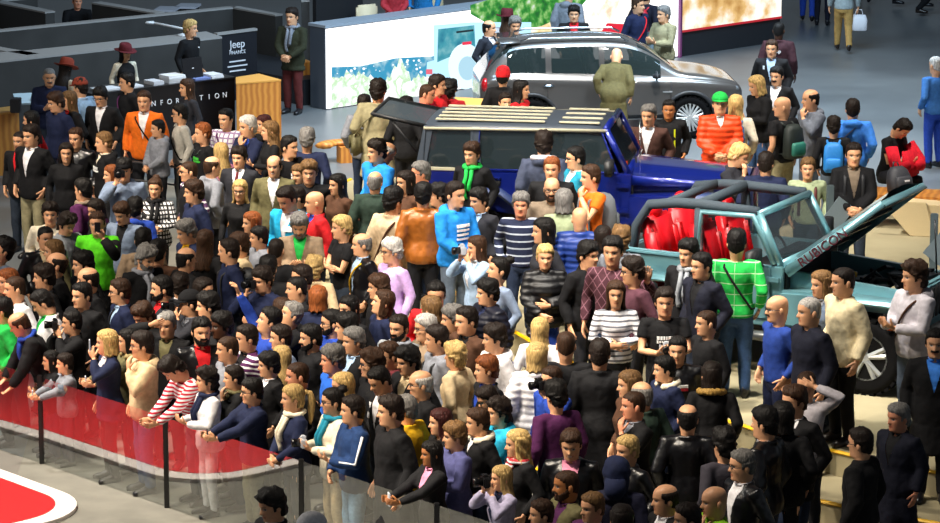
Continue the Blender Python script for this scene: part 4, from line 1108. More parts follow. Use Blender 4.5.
853 99 m 175 s.d H.brightblue2 kk bag.navy|person in sky blue hooded jacket with a navy shoulder bag, seen from behind
936 56 m -150 b.w S.denimblue kk bt.blue|white-haired man in denim blue sweater at the right edge
854 143 m 0 s.d J.black.taupe cc bp.black2|man in black jacket wearing rucksack straps, facing the camera behind the raised bonnet
808 158 c160 -5 s.l S.sage kk bp.burgundy|fair-haired boy in sage shirt behind the windscreen of the teal car
766 152 m 165 s.d J.navy.navy kk -|dark-haired man in navy jacket seen from behind, behind the teal car
742 145 f 70 s.y J.charcoal.charcoal ph tilt.25|blonde woman in dark grey looking down to the right, behind the teal car
617 49 m 172 x.g C.olivebrown.black kd bt.darkbrown,bend.35|grey-haired man in olive brown jacket bending to look into the grey car
503 67 f 170 s.k J.black.black kk beanie.red|person in red knitted cap at the tail of the grey car
521 80 f 75 l.k S.red kk -|black-haired woman in red looking right behind the roof of the blue car
505 93 c150 20 s.d J.beige.beige ok -|brown-haired boy pointing with his arm behind the roof of the blue car
450 80 f 170 c.k J.red2.black kk back.10|woman with black curls seen from behind at the tail of the blue car
428 84 m 80 b.n J.crimson.crimson kk sk.r,tilt.12|ruddy man with thin hair in crimson jacket at the tail of the blue car
437 75 m 80 s.d J.red.red kk -|dark-haired man in red behind the ruddy man in crimson
406 97 c130 170 s.k J.black.black kk -|dark-haired child behind the open rear hatch of the blue car
489 20 m 75 r.k F.slateblack.white kk -|balding man in dark suit behind the grey car, before the screen
507 10 f 160 l.n S.white kk fed.maroon|woman in maroon hat and white top behind the grey car
515 17 m 10 s.g F.black.white kk tilt.10|dark grey-haired man behind the roof of the grey car
574 6 m 0 s.k J.black.red kk -|dark-haired boy in red shirt and black jacket behind the roof of the grey car
569 -14 m 160 s.n H.grey dd -|person in grey hooded top standing behind the boy in red shirt
638 -3 m 60 s.n J.navy.navy dd bt.navy,st.red|man in navy padded jacket with red details right of the grey car
646 -12 m 150 s.k J.navyblack.black kk bp.red|person in dark blue jacket behind the man in navy padded jacket
664 6 m -60 s.g J.khaki.khaki pp bt.khaki|grey-haired man in khaki jacket beside the slanted information stand
649 105 m -20 s.g F.corduroy.white kk -|grey-haired man in brown corduroy jacket behind the bonnet of the blue car
669 100 c160 -5 s.k J.black.black kk hivis,sk.t|dark-haired boy in black jacket with yellow stripes
292 8 m -30 s.d F.darkolive.grey cc bt.burgundy,sc.grey,w184|man in dark green blazer with grey scarf and burgundy trousers on the open floor
845 -38 m 178 s.n S.silver dd bt.khaki2,bag2.white,leg.w|walking person in silver grey sweater and khaki trousers with a white bag
809 -62 m 175 s.k J.navy.navy dd bt.blue,leg.w|walking person in blue jeans and black shoes at the top of the picture
824 -60 f 170 l.d J.navyblack.black dd bt.navyblack|walking person in dark trousers beside the blue jeans at the top
866 -75 f 175 l.n J.beige.beige dd bt.tanpant,bag2.grey,leg.w|walking person in tan trousers carrying a pale bag at the top
913 -77 m 90 s.d J.black.black kk bt.black,leg.w|walking person in black trousers near the top right corner
937 -70 m 90 s.d J.black.black kk bt.black,leg.w|person in black at the top right corner, cut off by the edge
"""
# ------------------------------------------------------------------ cars
def wheel(parent, c, r, w, side, tyre_w=None, spokes=7, rimr=.6, bright='c8ccce', name='wheel'):
    """axis along Y; side -1 faces -Y"""
    e = empty(name, c); e.parent = parent
    m = MB(); m.lathe([(r * rimr, -w / 2 * .8), (r * .82, -w / 2), (r * .96, -w / 2 * .85), (r, -w / 2 * .5), (r, w / 2 * .5), (r * .96, w / 2 * .85), (r * .82, w / 2), (r * rimr, w / 2 * .8)], 36, 1)
    t = link('tyre', m.mesh('tyre', True, (P('tyre_rubber', '08080a', .9, bump=.3, scale=30, spec=.15),)), parent); t.location = c
    bpy.data.objects.remove(e)
    tr = MB()
    for k in range(28):
        a = 2 * math.pi * k / 28
        for s in (-1, 1):
            M = Matrix.Rotation(-a, 3, 'Y'); tr.box(np.array(M @ Vector((r * 1.0, s * w * .28, 0))), (r * .07, w * .34, r * .13), M=M)
    q = link('tread', tr.mesh('tread', False, (P('tyre_rubber', '08080a', .9, spec=.15),)), t)
    rm = MB(); y0 = side * w * .38; sw_ = .085 if spokes < 8 else .06
    rm.lathe([(r * rimr, 0), (r * rimr * 1.03, side * w * .40), (r * rimr * .93, side * w * .40), (r * rimr * .88, side * w * .1), (r * .1, side * w * .05)], 32, 1)
    for k in range(spokes):
        a = 2 * math.pi * (k + .25) / spokes; c_, s_ = math.cos(a), math.sin(a)
        for da in (-.16, .16):
            c2, s2 = math.cos(a + da), math.sin(a + da)
            rm.tube([(r * .12 * c_, y0, r * .12 * s_), (r * rimr * .97 * c2, y0 * .98, r * rimr * .97 * s2)], [r * sw_, r * sw_ * .9], 6)
    rm.lathe([(r * .16, y0 - side * .02), (r * .16, y0 + side * .012), (r * .10, y0 + side * .022)], 16, 1)
    rim = link('rim', rm.mesh('rim', False, (P('alloy_' + bright, bright, .35, .35),)), t)
    return t

def xz_prism(poly, y0, y1): 
    m = MB(); m.prism(poly, 1, y0, y1); return m
def arc_pts(cx, cz, r, a0, a1, n=10): return [(cx + r * math.cos(R(a)), cz + r * math.sin(R(a))) for a in np.linspace(a0, a1, n)]

def flare(parent, mat, cx, side, r, y_in, y_out, name):
    """squared-off arch of a trail car's wing"""
    out = [(cx + r * 1.22, .62), (cx + r * 1.02, .62 + r * .58), (cx + r * .62, .62 + r * .86), (cx - r * .62, .62 + r * .88), (cx - r * 1.08, .62 + r * .45), (cx - r * 1.25, .58)]
    inn = [(x * .93 + cx * .07, z - .075) for x, z in out]
    m = MB(); V = []
    for (x, z), (xi, zi) in zip(out, inn): V += [(x, side * y_in, z), (x, side * y_out, z - .02), (xi, side * y_out, zi), (xi, side * y_in, zi)]
    F = [(i * 4 + a, i * 4 + (a + 1) % 4, i * 4 + 4 + (a + 1) % 4, i * 4 + 4 + a) for i in range(5) for a in range(4)] + [(3, 2, 1, 0), (20, 21, 22, 23)]
    m.add(V, F); return m.build(name, mat, parent, True, .02)

def paint(name, c):
    m, nt, N, L, b = new_mat(name); c = col(c)
    tc = N.new('ShaderNodeTexCoord'); nz = N.new('ShaderNodeTexNoise'); nz.inputs['Scale'].default_value = 400; L.new(tc.outputs['Object'], nz.inputs['Vector'])
    mx = N.new('ShaderNodeMix'); mx.data_type = 'RGBA'; mx.inputs['A'].default_value = tuple(v * .85 for v in c[:3]) + (1,); mx.inputs['B'].default_value = tuple(min(1, v * 1.15) for v in c[:3]) + (1,)
    L.new(nz.outputs['Fac'], mx.inputs['Factor']); L.new(mx.outputs['Result'], b.inputs['Base Color'])
    b.inputs['Metallic'].default_value = .35; b.inputs['Roughness'].default_value = .32; b.inputs['Coat Weight'].default_value = 1; b.inputs['Coat Roughness'].default_value = .06
    return m
def glass(name, tint=(.03, .05, .05, 1), alpha=.55):
    m, nt, N, L, b = new_mat(name); b.inputs['Base Color'].default_value = tint; b.inputs['Roughness'].default_value = .04
    b.inputs['Alpha'].default_value = alpha; b.inputs['Specular IOR Level'].default_value = .8; b.inputs['Coat Weight'].default_value = .6; b.inputs['Coat Roughness'].default_value = .03
    return m

def seat(parent, c, w, mat, head=True, name='seat'):
    m = MB(); x, y, z = c
    m.box((x, y, z), (.5, w, .18)); o = m.build(name, mat, parent, True, .05)
    b = MB(); M = Matrix.Rotation(R(-14), 3, 'Y')
    b.box((x - .28, y, z + .36), (.15, w * .95, .68), M=M)
    for s in (-1, 1): b.box((x - .25, y + s * w * .42, z + .32), (.20, w * .14, .50), M=M)
    b.build('seat_back', mat, o, True, .05)
    if head:
        h = MB(); h.ell((x - .36, y, z + .74), (.065, .14, .105), 16, 10); h.tube([(x - .35, y - .05, z + .58), (x - .355, y - .05, z + .68)], .012, 6); h.tube([(x - .35, y + .05, z + .58), (x - .355, y + .05, z + .68)], .012, 6); h.build('headrest', mat, o, True)
    return o

def trail_car(name, loc, rz, wb, body_c, trim_c, hard, hood_open, label, cat='car'):
    root = empty(name, loc, rz); tag(root, label, cat)
    PT = paint('paint_' + body_c, body_c); DK = P('black_trim', '1a1b1e', .55, bump=.2); TR = P('trim_' + trim_c, trim_c, .5); GL = glass('car_glass_' + body_c, (.02, .03, .035, 1), .80 if hard else .5)
    xr = -wb - (.78 if hard else .66); cow = -1.08; rw = .42
    for s in (-1, 1):
        poly = [(cow, .60), (-wb + .62, .60)] + arc_pts(-wb, .46, .56, 15, 165, 12) + [(xr, .72), (xr - .02, 1.26), (cow + .04, 1.29)]
        xz_prism(poly, s * .78, s * .71).build('body_side', PT, root, False, .012)
        # door, its seams and handle
        x0, x1 = (cow - .10, cow - 1.02)
        doors = [(x0, x1)] + ([(x1 - .05, x1 - .86)] if hard else [])
        for (a, b) in doors:
            d = MB(); d.prism([(a, .68), (a, 1.275), (b, 1.265), (b, .78 if b < -1.95 and hard else .68)], 1, s * .775, s * .80); dr = d.build('door', PT, root, False, .015)
            h = MB(); h.box((b + .16, s * .825, 1.12), (.17, .03, .045)); h.box((b + .16, s * .806, 1.12), (.2, .012, .075)); h.build('door_handle', DK, dr, False, .008)
            for zz in (.82, 1.14):
                g = MB(); g.box((a + .03, s * .81, zz), (.16, .035, .06)); g.build('hinge', PT, dr, False, .008)
        mi = MB(); mi.box((cow - .22, s * 1.0, 1.40), (.10, .26, .19)); mi.tube([(cow - .2, s * .80, 1.28), (cow - .2, s * .92, 1.34)], .025, 8); mi.build('mirror', DK, root, True, .035)
        # front wing
        xz_prism([(.42, .70), (.42, 1.12), (cow, 1.22), (cow, .62), (-.62, .62)] + arc_pts(0, .46, .52, 165, 20, 10), s * .60, s * .54).build('engine_bay_side', PT, root)
        w = MB(); w.prism([(.50, .98), (.40, 1.03), (-.48, 1.05), (cow - .02, 1.02), (cow - .02, .62), (-.66, .62), (-.56, .90), (.40, .90)], 1, s * .58, s * .80); w.build('wing', PT, root, False, .03)
        flare(root, TR if hard else PT, 0.0, s, .52, .70, .95, 'wheel_arch_flare'); flare(root, TR if hard else PT, -wb, s, .52, .76, .95, 'wheel_arch_flare')
        li = MB(); li.box((.30, s * .955, .80), (.09, .02, .07)); li.build('side_marker', P('amber_lens', 'c85a14', .25), root, True, .015)
        wheel(root, (0, s * .80, rw), rw, .27, s, bright='9fa3a6', spokes=5, rimr=.62); wheel(root, (-wb, s * .80, rw), rw, .27, s, bright='9fa3a6', spokes=5, rimr=.62)
        rs = MB(); rs.tube([(-.62, s * .84, .50), (-wb + .62, s * .84, .50)], .055, 10); rs.build('rock_rail', P('brushed_rail', '5a5e60', .35, .6), root, True)
        tl = MB(); tl.box((xr - .03, s * .68, 1.02), (.06, .15, .24)); tl.build('tail_light', P('red_lens', 'a01018', .25), root, True, .015)
    fl = MB(); fl.box(((cow + xr) / 2, 0, .70), (cow - xr, 1.42, .08)); fl.box((cow + .02, 0, .96), (.06, 1.42, .6)); fl.build('cabin_floor', DK, root)
    tg = MB(); tg.box((xr, 0, .98), (.07, 1.50, .56)); tg.build('tailgate', PT, root, False, .02)
    ub = MB(); ub.box((-wb / 2 + .1, 0, .55), (wb + .9, .9, .18)); ub.tube([(0, -.75, rw), (0, .75, rw)], .07, 10); ub.tube([(-wb, -.75, rw), (-wb, .75, rw)], .08, 10); ub.build('chassis', DK, root)
    gr = MB(); gr.prism([(.42, .66), (.50, .70), (.47, 1.15), (.40, 1.18)], 1, -.60, .60); gri = gr.build('grille', PT, root, False, .02)
    sl = MB()
    for k in range(7): sl.box((.50, (k - 3) * .11, .95), (.03, .05, .34))
    sl.build('grille_slot', DK, gri, False, .008)
    for s in (-1, 1):
        hl = MB(); hl.lathe([(.10, 0), (.10, .03), (.06, .055)], 20, 0, (.47, s * .47, .99)); hl.build('headlight', P('headlight_lens', 'd4dade', .1, .2), gri, True)
    bu = MB(); bu.box((.62, 0, .62), (.18, 1.55, .2)); bu.build('front_bumper', DK, root, False, .04); rb = MB(); rb.box((xr - .10, 0, .60), (.16, 1.5, .18)); rb.build('rear_bumper', DK, root, False, .04)
    # windscreen
    B, T = np.array([cow - .02, .72, 1.29]), np.array([cow - .30, .68, 1.83]); sx = np.array([1, -1, 1])
    wf = MB(); wf.tube([B, T], .045, 8); wf.tube([B * sx, T * sx], .045, 8); wf.tube([T, T * sx], .045, 8); wf.tube([B, B * sx], .055, 8); wfr = wf.build('windscreen_frame', PT, root, True)
    g = MB(); g.quad([B, T, T * sx, B * sx], .008); g.build('windscreen', GL, wfr)
    for s in (-.1, .4):
        wp = MB(); wp.tube([(cow + .06, s - .3, 1.31), (cow + .0, s + .12, 1.36)], .012, 6); wp.build('wiper', DK, root, True)
    db = MB(); db.box((cow - .28, 0, 1.16), (.36, 1.40, .22)); dsh = db.build('dashboard', DK, root, False, .05)
    sw = MB(); a = np.linspace(0, 2 * math.pi, 21); sw.tube([(cow - .52 - .06 * math.sin(q), .38 + .18 * math.cos(q), 1.20 + .17 * math.sin(q)) for q in a], .016, 6); sw.build('steering_wheel', DK, dsh, True)
    # bonnet
    L_ = 1.36 if hood_open else 1.46; hinge = Vector((cow + .02, 0, 1.26)); ang = R(42) if hood_open else 0
    hm = MB(); V = []; nx, ny = 8, 13
    for i in range(nx):
        u = i / (nx - 1); hw = .73 - .13 * u
        for j in range(ny):
            v = -1 + 2 * j / (ny - 1); V.append((u * L_, v * hw, .055 - .10 * u - .05 * v * v + (.03 if abs(v) < .55 else 0) * (1 - u * .4)))
    F = [(i * ny + j, (i + 1) * ny + j, (i + 1) * ny + j + 1, i * ny + j + 1) for i in range(nx - 1) for j in range(ny - 1)]
    hm.add(V, F); W_ = []
    for s in (-1, 1):
        W_ = [(0, s * .73, .005), (L_, s * .60, -.095), (L_, s * .60, -.17), (0, s * .73, -.115)]; hm.quad(W_, .02 * s)
    hm.quad([(L_, -.60, -.095), (L_, .60, -.095), (L_ + .02, .60, -.17), (L_ + .02, -.60, -.17)], .02)
    ho = link('bonnet', hm.mesh('bonnet', True, (PT,)), root); ho.location = hinge; ho.rotation_euler = (0, -ang, 0)
    un = MB(); un.quad([(.05, -.69, -.012), (.05, .69, -.012), (L_ - .03, .57, -.115), (L_ - .03, -.57, -.115)], .01)
    for k in range(4): un.box((.25 + k * .33, 0, -.05 - .028 * k), (.05, 1.1 - .06 * k, .05))
    un.build('bonnet_liner', DK, ho)
    tx = None if hard else link('bonnet_lettering', text_mesh('RUBICON', .15, .003), ho)
    if tx: tx.data.materials.append(P('dark_red_print', '4a1420' if not hard else '9098a8', .4))
    sa = math.atan2(.13, L_); 
    if tx: tx.rotation_euler = (math.pi / 2, R(4.0), sa); tx.location = (.52, -.73 + .13 * .52 / L_ - .026, -.098)
    if hood_open:
        en = MB(); rd = random.Random(3)
        for k in range(26): en.box((rd.uniform(-.95, .3), rd.uniform(-.45, .45), rd.uniform(.85, 1.12)), (rd.uniform(.1, .35), rd.uniform(.1, .3), rd.uniform(.06, .16)), rz=rd.uniform(-.3, .3))
        for k in range(9):
            p = np.array([rd.uniform(-.9, .2), rd.uniform(-.4, .4), 1.08]); en.tube([p, p + [rd.uniform(-.2, .2), rd.uniform(-.2, .2), .1], p + [rd.uniform(-.3, .3), rd.uniform(-.3, .3), .02]], .022, 7)
        eng = en.build('engine', P('engine_black', '1c1d20', .35, .3, bump=.2), root, False, .01)
        bt = MB(); bt.box((-.72, -.40, 1.13), (.26, .20, .16)); bt.build('battery', P('battery_grey', '55585a', .5), eng, False, .01)
        cpb = MB(); cpb.lathe([(.05, 0), (.05, .05), (.02, .06)], 14, 2, (-.45, -.22, 1.14)); cpb.build('filler_cap', P('yellow_cap', 'd0a010', .4), eng, True)
        rd_ = MB(); rd_.box((.32, 0, 1.06), (.10, 1.06, .14)); rd_.build('radiator_crossmember', DK, root, False, .02)
        pr = MB(); pr.tube([(.28, .45, 1.1), (.22, .50, 1.72)], .01, 6); pr.build('bonnet_prop', DK, root, True)
    else:
        for s in (-1, 1):
            la = MB(); la.box((-.05, s * .655, 1.10), (.06, .03, .12)); la.build('bonnet_latch', DK, root, False, .008)
    RD = P('red_seat_leather', 'd0101e', .4, bump=.2, scale=20)
    for s in (-1, 1): seat(root, (cow - .80, s * .36, .92), .50, RD if not hard else P('black_seat', '202226', .6))
    if not hard:
        for s in (-1, 1): seat(root, (-wb - .02, s * .32, .94), .60, RD, True, 'rear_seat')
        bar = P('padded_bar', '3c4852', .8, bump=.4)
        for s in (-1, 1):
            rb_ = MB(); rb_.tube([(xr + .16, s * .64, 1.22), (xr + .20, s * .64, 1.55), (xr + .36, s * .63, 1.80), (xr + .70, s * .62, 1.85), (cow - 1.05, s * .62, 1.86), (cow - .33, s * .64, 1.85)], [.05, .055, .06, .06, .062, .055], 10)
            rb_.tube([(cow - 1.06, s * .64, 1.22), (cow - 1.06, s * .62, 1.86)], .055, 10); rb_.build('roll_bar', bar, root, True)
            # door window frame in body colour
            fr = MB(); fr.tube([(cow - 1.0, s * .78, 1.27), (cow - .98, s * .72, 1.80), (cow - .36, s * .715, 1.81), (cow - .08, s * .75, 1.30)], .036, 8); fr.build('door_window_frame', PT, root, True)
            rl = MB(); rl.box(((cow - 1.1 + xr) / 2, s * .75, 1.285), (abs(xr - cow + 1.1), .10, .05)); rl.build('side_rail', TR, root, False, .015)
        cb = MB(); cb.tube([(cow - 1.06, -.62, 1.86), (cow - 1.06, .62, 1.86)], .06, 10); cb.tube([(xr + .6, -.62, 1.85), (xr + .6, .62, 1.85)], .05, 10); cb.build('roll_bar_crossbar', bar, root, True)
        vs = MB(); vs.box((cow - .78, 0, 1.87), (.5, 1.1, .03)); 
    else:
        HT = P('hardtop_slate', '39424e', .5, bump=.15)
        rf = MB(); xf = cow - .30; xb = xr + .10; V = []
        nx, ny = 10, 11
        for i in range(nx):
            u = i / (nx - 1); x = xf + (xb - xf) * u
            for j in range(ny):
                v = -1 + 2 * j / (ny - 1); V.append((x, v * .70, 1.87 - .045 * abs(v) ** 4 - .03 * u ** 6 - (.015 if u < .05 else 0)))
        for p in V[:nx * ny]: V.append((p[0], p[1] * 1.0, p[2] - .06))
        F = [(i * ny + j, i * ny + j + 1, (i + 1) * ny + j + 1, (i + 1) * ny + j) for i in range(nx - 1) for j in range(ny - 1)]; o = nx * ny
        F += [tuple(o + q for q in f[::-1]) for f in F]
        bd = [i * ny for i in range(nx)] + [(nx - 1) * ny + j for j in range(1, ny)] + [i * ny + ny - 1 for i in range(nx - 2, -1, -1)] + [j for j in range(ny - 2, 0, -1)]
        F += [(bd[k], bd[(k + 1) % len(bd)], o + bd[(k + 1) % len(bd)], o + bd[k]) for k in range(len(bd))]
        rf.add(V, F); roof = rf.build('hard_top', HT, root, True)
        gt = MB()
        for s in (-1, 1): gt.tube([(xf + .02, s * .705, 1.815), (xb - .0, s * .705, 1.79)], .022, 8)
        gt.build('roof_gutter', P('pale_gutter', 'b9b49c', .4), roof, True)
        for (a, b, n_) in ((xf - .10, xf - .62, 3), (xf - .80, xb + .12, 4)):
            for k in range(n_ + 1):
                y = -.50 + k * 1.0 / n_; sm = MB(); sm.box(((a + b) / 2, y, 1.876), (abs(a - b), .075, .022)); sm.build('reflection_rib', P('roof_reflection_tone', 'cfcab2', .35, .1), roof, False, .008)  # ribs in a pale colour that imitates light reflected off the roof
        for s in (-1, 1):
            # pillars and window panes
            def pil(x0, x1, x2, x3, nm, mat):
                m = MB(); m.prism([(x0, 1.28), (x1, 1.28), (x2, 1.82), (x3, 1.82)], 1, 0, .05)
                V = np.vstack(m.V); yy = .775 - (V[:, 2] - 1.28) / .54 * .075; V[:, 1] = s * (yy - V[:, 1]); m.V = [V]; return m.build(nm, mat, root, False)
            d1, d2 = cow - 1.04, cow - 1.92
            pil(d1 - .06, d1 + .04, d1 + .02, d1 - .06, 'door_pillar', PT); pil(d2 - .10, d2 + .04, d2 + .02, d2 - .10, 'rear_pillar', HT); pil(xr, xr + .13, xr + .22, xr + .10, 'rear_corner_pillar', HT)
            for (a, b, a2, nm) in ((cow - .14, d1, cow - .36, 'front_door_window'), (d1 - .06, d2, d1 - .06, 'rear_door_window'), (d2 - .08, xr + .10, d2 - .08, 'rear_side_window')):
                q = MB(); c_ = [(a, s * .755, 1.29), (b, s * .755, 1.29), (b + .02, s * .69, 1.81), (a2, s * .69, 1.81)]
                q.quad(c_, .006); q.build(nm, GL, root)
                f_ = MB(); f_.tube([np.array(p) + [0, s * .012, 0] for p in c_ + c_[:1]], .016, 6, False); f_.build('window_frame', PT if 'door' in nm else HT, root, True)
            sl2 = MB(); sl2.box(((d2 + xr) / 2, s * .765, 1.285), (abs(xr - d2), .04, .035)); sl2.build('window_sill', P('pale_gutter', 'b9b49c', .4), root)
        # tailgate glass lifted on its struts
        a_ = R(12); hg = np.array([xb + .02, 0, 1.80]); l_ = .72; dx, dz = -math.cos(a_) * l_, math.sin(a_) * l_ * .9
        tgm = MB(); tgm.quad([hg + [0, -.62, 0], hg + [dx, -.60, dz], hg + [dx, .60, dz], hg + [0, .62, 0]], .03); lg = tgm.build('rear_hatch_glass', GL, root)
        fm = MB(); fm.tube([hg + [0, -.62, 0], hg + [dx, -.60, dz], hg + [dx, .60, dz], hg + [0, .62, 0]], .026, 6); fm.build('hatch_frame', DK, lg, True)
        for s in (-1, 1): st = MB(); st.tube([(xr + .02, s * .66, 1.45), hg + [dx * .7, s * .58, dz * .7]], .014, 6); st.build('hatch_strut', DK, lg, True)
        bx = MB(); bx.box((-wb + .1, -.35, 1.42), (.05, .26, .14)); bx.build('yellow_tag', P('yellow_card', 'e8b010', .6), root)
        lo = link('door_badge', text_mesh('Unlimited', .07, .003), root); lo.data.materials.append(P('chrome', 'd8dce0', .15, 1.)); lo.location = (cow - 1.75, -.806, 1.18); lo.rotation_euler = (math.pi / 2, 0, 0)
        ae = MB(); ae.tube([(-.95, -.62, 1.15), (-.96, -.63, 1.95)], .006, 5); ae.build('aerial', P('chrome', 'd8dce0', .15, 1.), root, True)
    return root

def crossover_car(name, loc, rz, label):
    root = empty(name, loc, rz); tag(root, label, 'car')
    PT = paint('paint_grey_car', '4f4c4a'); GL = glass('crossover_glass', (.02, .03, .03, 1), .75); DK = P('black_trim', '1a1b1e', .55, bump=.2)
    # station: x, sill z, belt half width, belt z, roof half width, roof z
    ST = [(-2.20, .52, .70, .92, .60, .96), (-2.17, .45, .78, .96, .66, 1.02), (-2.08, .36, .84, 1.02, .66, 1.14), (-1.95, .33, .87, 1.05, .62, 1.32), (-1.78, .32, .885, 1.06, .60, 1.50), (-1.60, .32, .89, 1.06, .60, 1.585), (-1.3, .31, .895, 1.05, .615, 1.615), (-.9, .31, .895, 1.035, .63, 1.635), (-.5, .31, .895, 1.02, .64, 1.64), (-.1, .31, .895, 1.005, .64, 1.635), (.2, .31, .895, .995, .635, 1.61), (.45, .31, .895, .99, .62, 1.56), (.7, .31, .895, .985, .61, 1.42), (.95, .31, .893, .98, .64, 1.24), (1.12, .31, .89, .975, .70, 1.10), (1.3, .31, .888, .965, .74, 1.065), (1.55, .31, .88, .945, .74, 1.045), (1.8, .31, .86, .915, .72, 1.00), (2.0, .33, .81, .88, .66, .95), (2.12, .36, .74, .84, .60, .90), (2.20, .42, .64, .78, .52, .82), (2.24, .50, .56, .72, .45, .74)]
    ROW = []
    for x, sz, bw, bz, rw_, rz_ in ST:
        h = rz_ - bz
        ROW.append([(0, sz), (bw * .80, sz), (bw * .94, sz + .04), (bw * 1.0, sz + .16), (bw * .985, (sz + bz) / 2 + .04), (bw * 1.0, bz - .10), (bw * .975, bz), (bw * .94 * .8 + rw_ * .2, bz + h * .08), (bw * .42 + rw_ * .58, bz + h * .52), (rw_ * 1.02, bz + h * .88), (rw_ * .93, bz + h * .97), (rw_ * .5, rz_ + .012 * (h > .3)), (0, rz_ + .018 * (h > .3))])
    n = len(ROW[0]); V = []
    for (x, *_), row in zip(ST, ROW):
        for y, z in row: V.append((x, -y, z))
        for y, z in row[-2:0:-1]: V.append((x, y, z))
    w = 2 * n - 2; m = len(ST); F = grid_faces(m, w) + [tuple(range(w))[::-1], tuple(range((m - 1) * w, m * w))]
    V = np.array(V); axle = (1.30, -1.335); cut = MB()
    for ax in axle:
        for s in (-1, 1): cut.lathe([(.40, s * .60), (.40, s * 1.1)], 32, 1, (ax, 0, .36))
    cm = mesh_from('cut', np.vstack(cut.V), cut.F, False); fix_normals(cm); co = bpy.data.objects.new('cut', cm); COL.objects.link(co)
    me = mod_eval(V, F, [('SUBSURF', dict(levels=2, subdivision_type='CATMULL_CLARK')), ('BOOLEAN', dict(operation='DIFFERENCE', solver='EXACT', object=co))]); bpy.data.objects.remove(co)
    VV = mverts(me); FF = mfaces(me); bpy.data.meshes.remove(me)
    def zw(x, k): 
        X = [s[0] for s in ST]; bz = np.interp(x, X, [s[3] for s in ST]); rz_ = np.interp(x, X, [s[5] for s in ST]); return bz + (rz_ - bz) * k
    groups = {}
    for f in FF:
        c = VV[list(f)].mean(0); x, y, z = c; g = 'body'
        if abs(y) > .56 and zw(x, .12) < z < zw(x, .84):
            for nm, a, b in (('front_side_window', -.08, .82), ('rear_side_window', -1.02, -.18), ('quarter_window', -1.72, -1.12)):
                if a < x < b: g = nm + ('+' if y > 0 else '-')
        if abs(y) < .60 and .46 < x < 1.06 and z > 1.12: g = 'windscreen'
        if abs(y) < .62 and -2.06 < x < -1.66 and z > 1.12: g = 'rear_window'
        if z < .42 or (abs(y) > .5 and z < .40): g = 'lower_cladding'
        groups.setdefault(g, []).append(f)
    body = None
    for g, fs in sorted(groups.items(), key=lambda t: t[0] != 'body'):
        us = sorted({i for f in fs for i in f}); mp = {u: k for k, u in enumerate(us)}
        me = mesh_from(g, VV[us], [tuple(mp[i] for i in f) for f in fs], True, (PT if g == 'body' else DK if 'clad' in g else GL,))
        o = link(g.rstrip('+-'), me, root)
    for ax in axle:
        for s in (-1, 1):
            wheel(root, (ax, s * .80, .355), .355, .22, s, bright='b4b8ba', spokes=10, rimr=.68)
            a = MB(); a.tube([(ax + .42 * math.cos(q), s * .875, .36 + .42 * math.sin(q)) for q in np.linspace(-.1, math.pi + .1, 20)], .035, 8); a.build('arch_trim', DK, root, True)
    for s in (-1, 1):
        r_ = MB(); r_.tube([(.3, s * .56, 1.60), (.15, s * .57, 1.67), (-1.3, s * .56, 1.67), (-1.5, s * .55, 1.62)], .018, 8); r_.build('roof_rail', P('chrome', 'd8dce0', .15, 1.), root, True)
        mi = MB(); mi.box((.72, s * 1.0, 1.08), (.12, .22, .16)); mi.build('mirror', DK, root, True, .05)
        for x in (-.02, -1.0):
            h = MB(); h.box((x - .06, s * .905, .93), (.18, .03, .03)); h.build('door_handle', P('chrome', 'd8dce0', .15, 1.), root, True, .01)
        hl = MB(); hl.ell((2.03, s * .66, .80), (.13, .09, .07), 14, 8); hl.build('headlight', P('smoked_headlight', '6a7074', .1, .3), root, True)
        tl = MB(); tl.ell((-2.10, s * .74, .92), (.07, .10, .13), 12, 8); tl.build('tail_light', P('red_lens', 'a01018', .25), root, True)
        for x in (-.08, -1.07, .98):
            d = MB(); d.tube([(x, s * .897, .42), (x, s * .897, .70), (x, s * .885, .98)], .006, 5); d.build('door_seam', DK, root, True)
        ba = MB(); ba.box((1.02 - .1, s * .896, .80), (.16, .012, .03)); ba.build('side_badge', P('chrome', 'd8dce0', .15, 1.), root)
    sp = MB(); sp.prism([(-1.5, 1.62), (-1.82, 1.60), (-1.85, 1.57), (-1.5, 1.58)], 1, -.58, .58); sp.build('tail_spoiler', PT, root, True, .01)
    gr = MB()
    for k in range(7): gr.box((2.225, (k - 3) * .105, .68), (.05, .06, .12))
    gr.build('grille', DK, root, False, .01)
    inn = MB(); inn.box((-.4, 0, .9), (2.6, 1.3, .06)); inn.build('cabin_floor', DK, root)
    for x in (.0, -.95):
        for s in (-1, 1): seat(root, (x, s * .36, .72), .48, P('black_seat', '202226', .6))
    return root
# ------------------------------------------------------------------ the hall
def poly_slab(name, pts, z0, z1, mat, parent=None, bevel=0.):
    m = MB(); m.prism([(p[0], p[1]) for p in pts], 2, z0, z1); return m.build(name, mat, parent, False, bevel)

def floor_mat(name, c1, c2, rough, scale, spec=.5):
    m, nt, N, L, b = new_mat(name); tc = N.new('ShaderNodeTexCoord'); nz = N.new('ShaderNodeTexNoise'); nz.inputs['Scale'].default_value = scale; nz.inputs['Detail'].default_value = 6
    L.new(tc.outputs['Object'], nz.inputs['Vector']); rp = N.new('ShaderNodeValToRGB'); rp.color_ramp.elements[0].color = col(c1); rp.color_ramp.elements[1].color = col(c2)
    rp.color_ramp.elements[0].position = .35; rp.color_ramp.elements[1].position = .65
    L.new(nz.outputs['Fac'], rp.inputs[0]); L.new(rp.outputs[0], b.inputs['Base Color'])
    mr = N.new('ShaderNodeMapRange'); mr.inputs['To Min'].default_value = rough * .8; mr.inputs['To Max'].default_value = rough * 1.2; L.new(nz.outputs['Fac'], mr.inputs['Value']); L.new(mr.outputs['Result'], b.inputs['Roughness'])
    b.inputs['Specular IOR Level'].default_value = spec
    return m
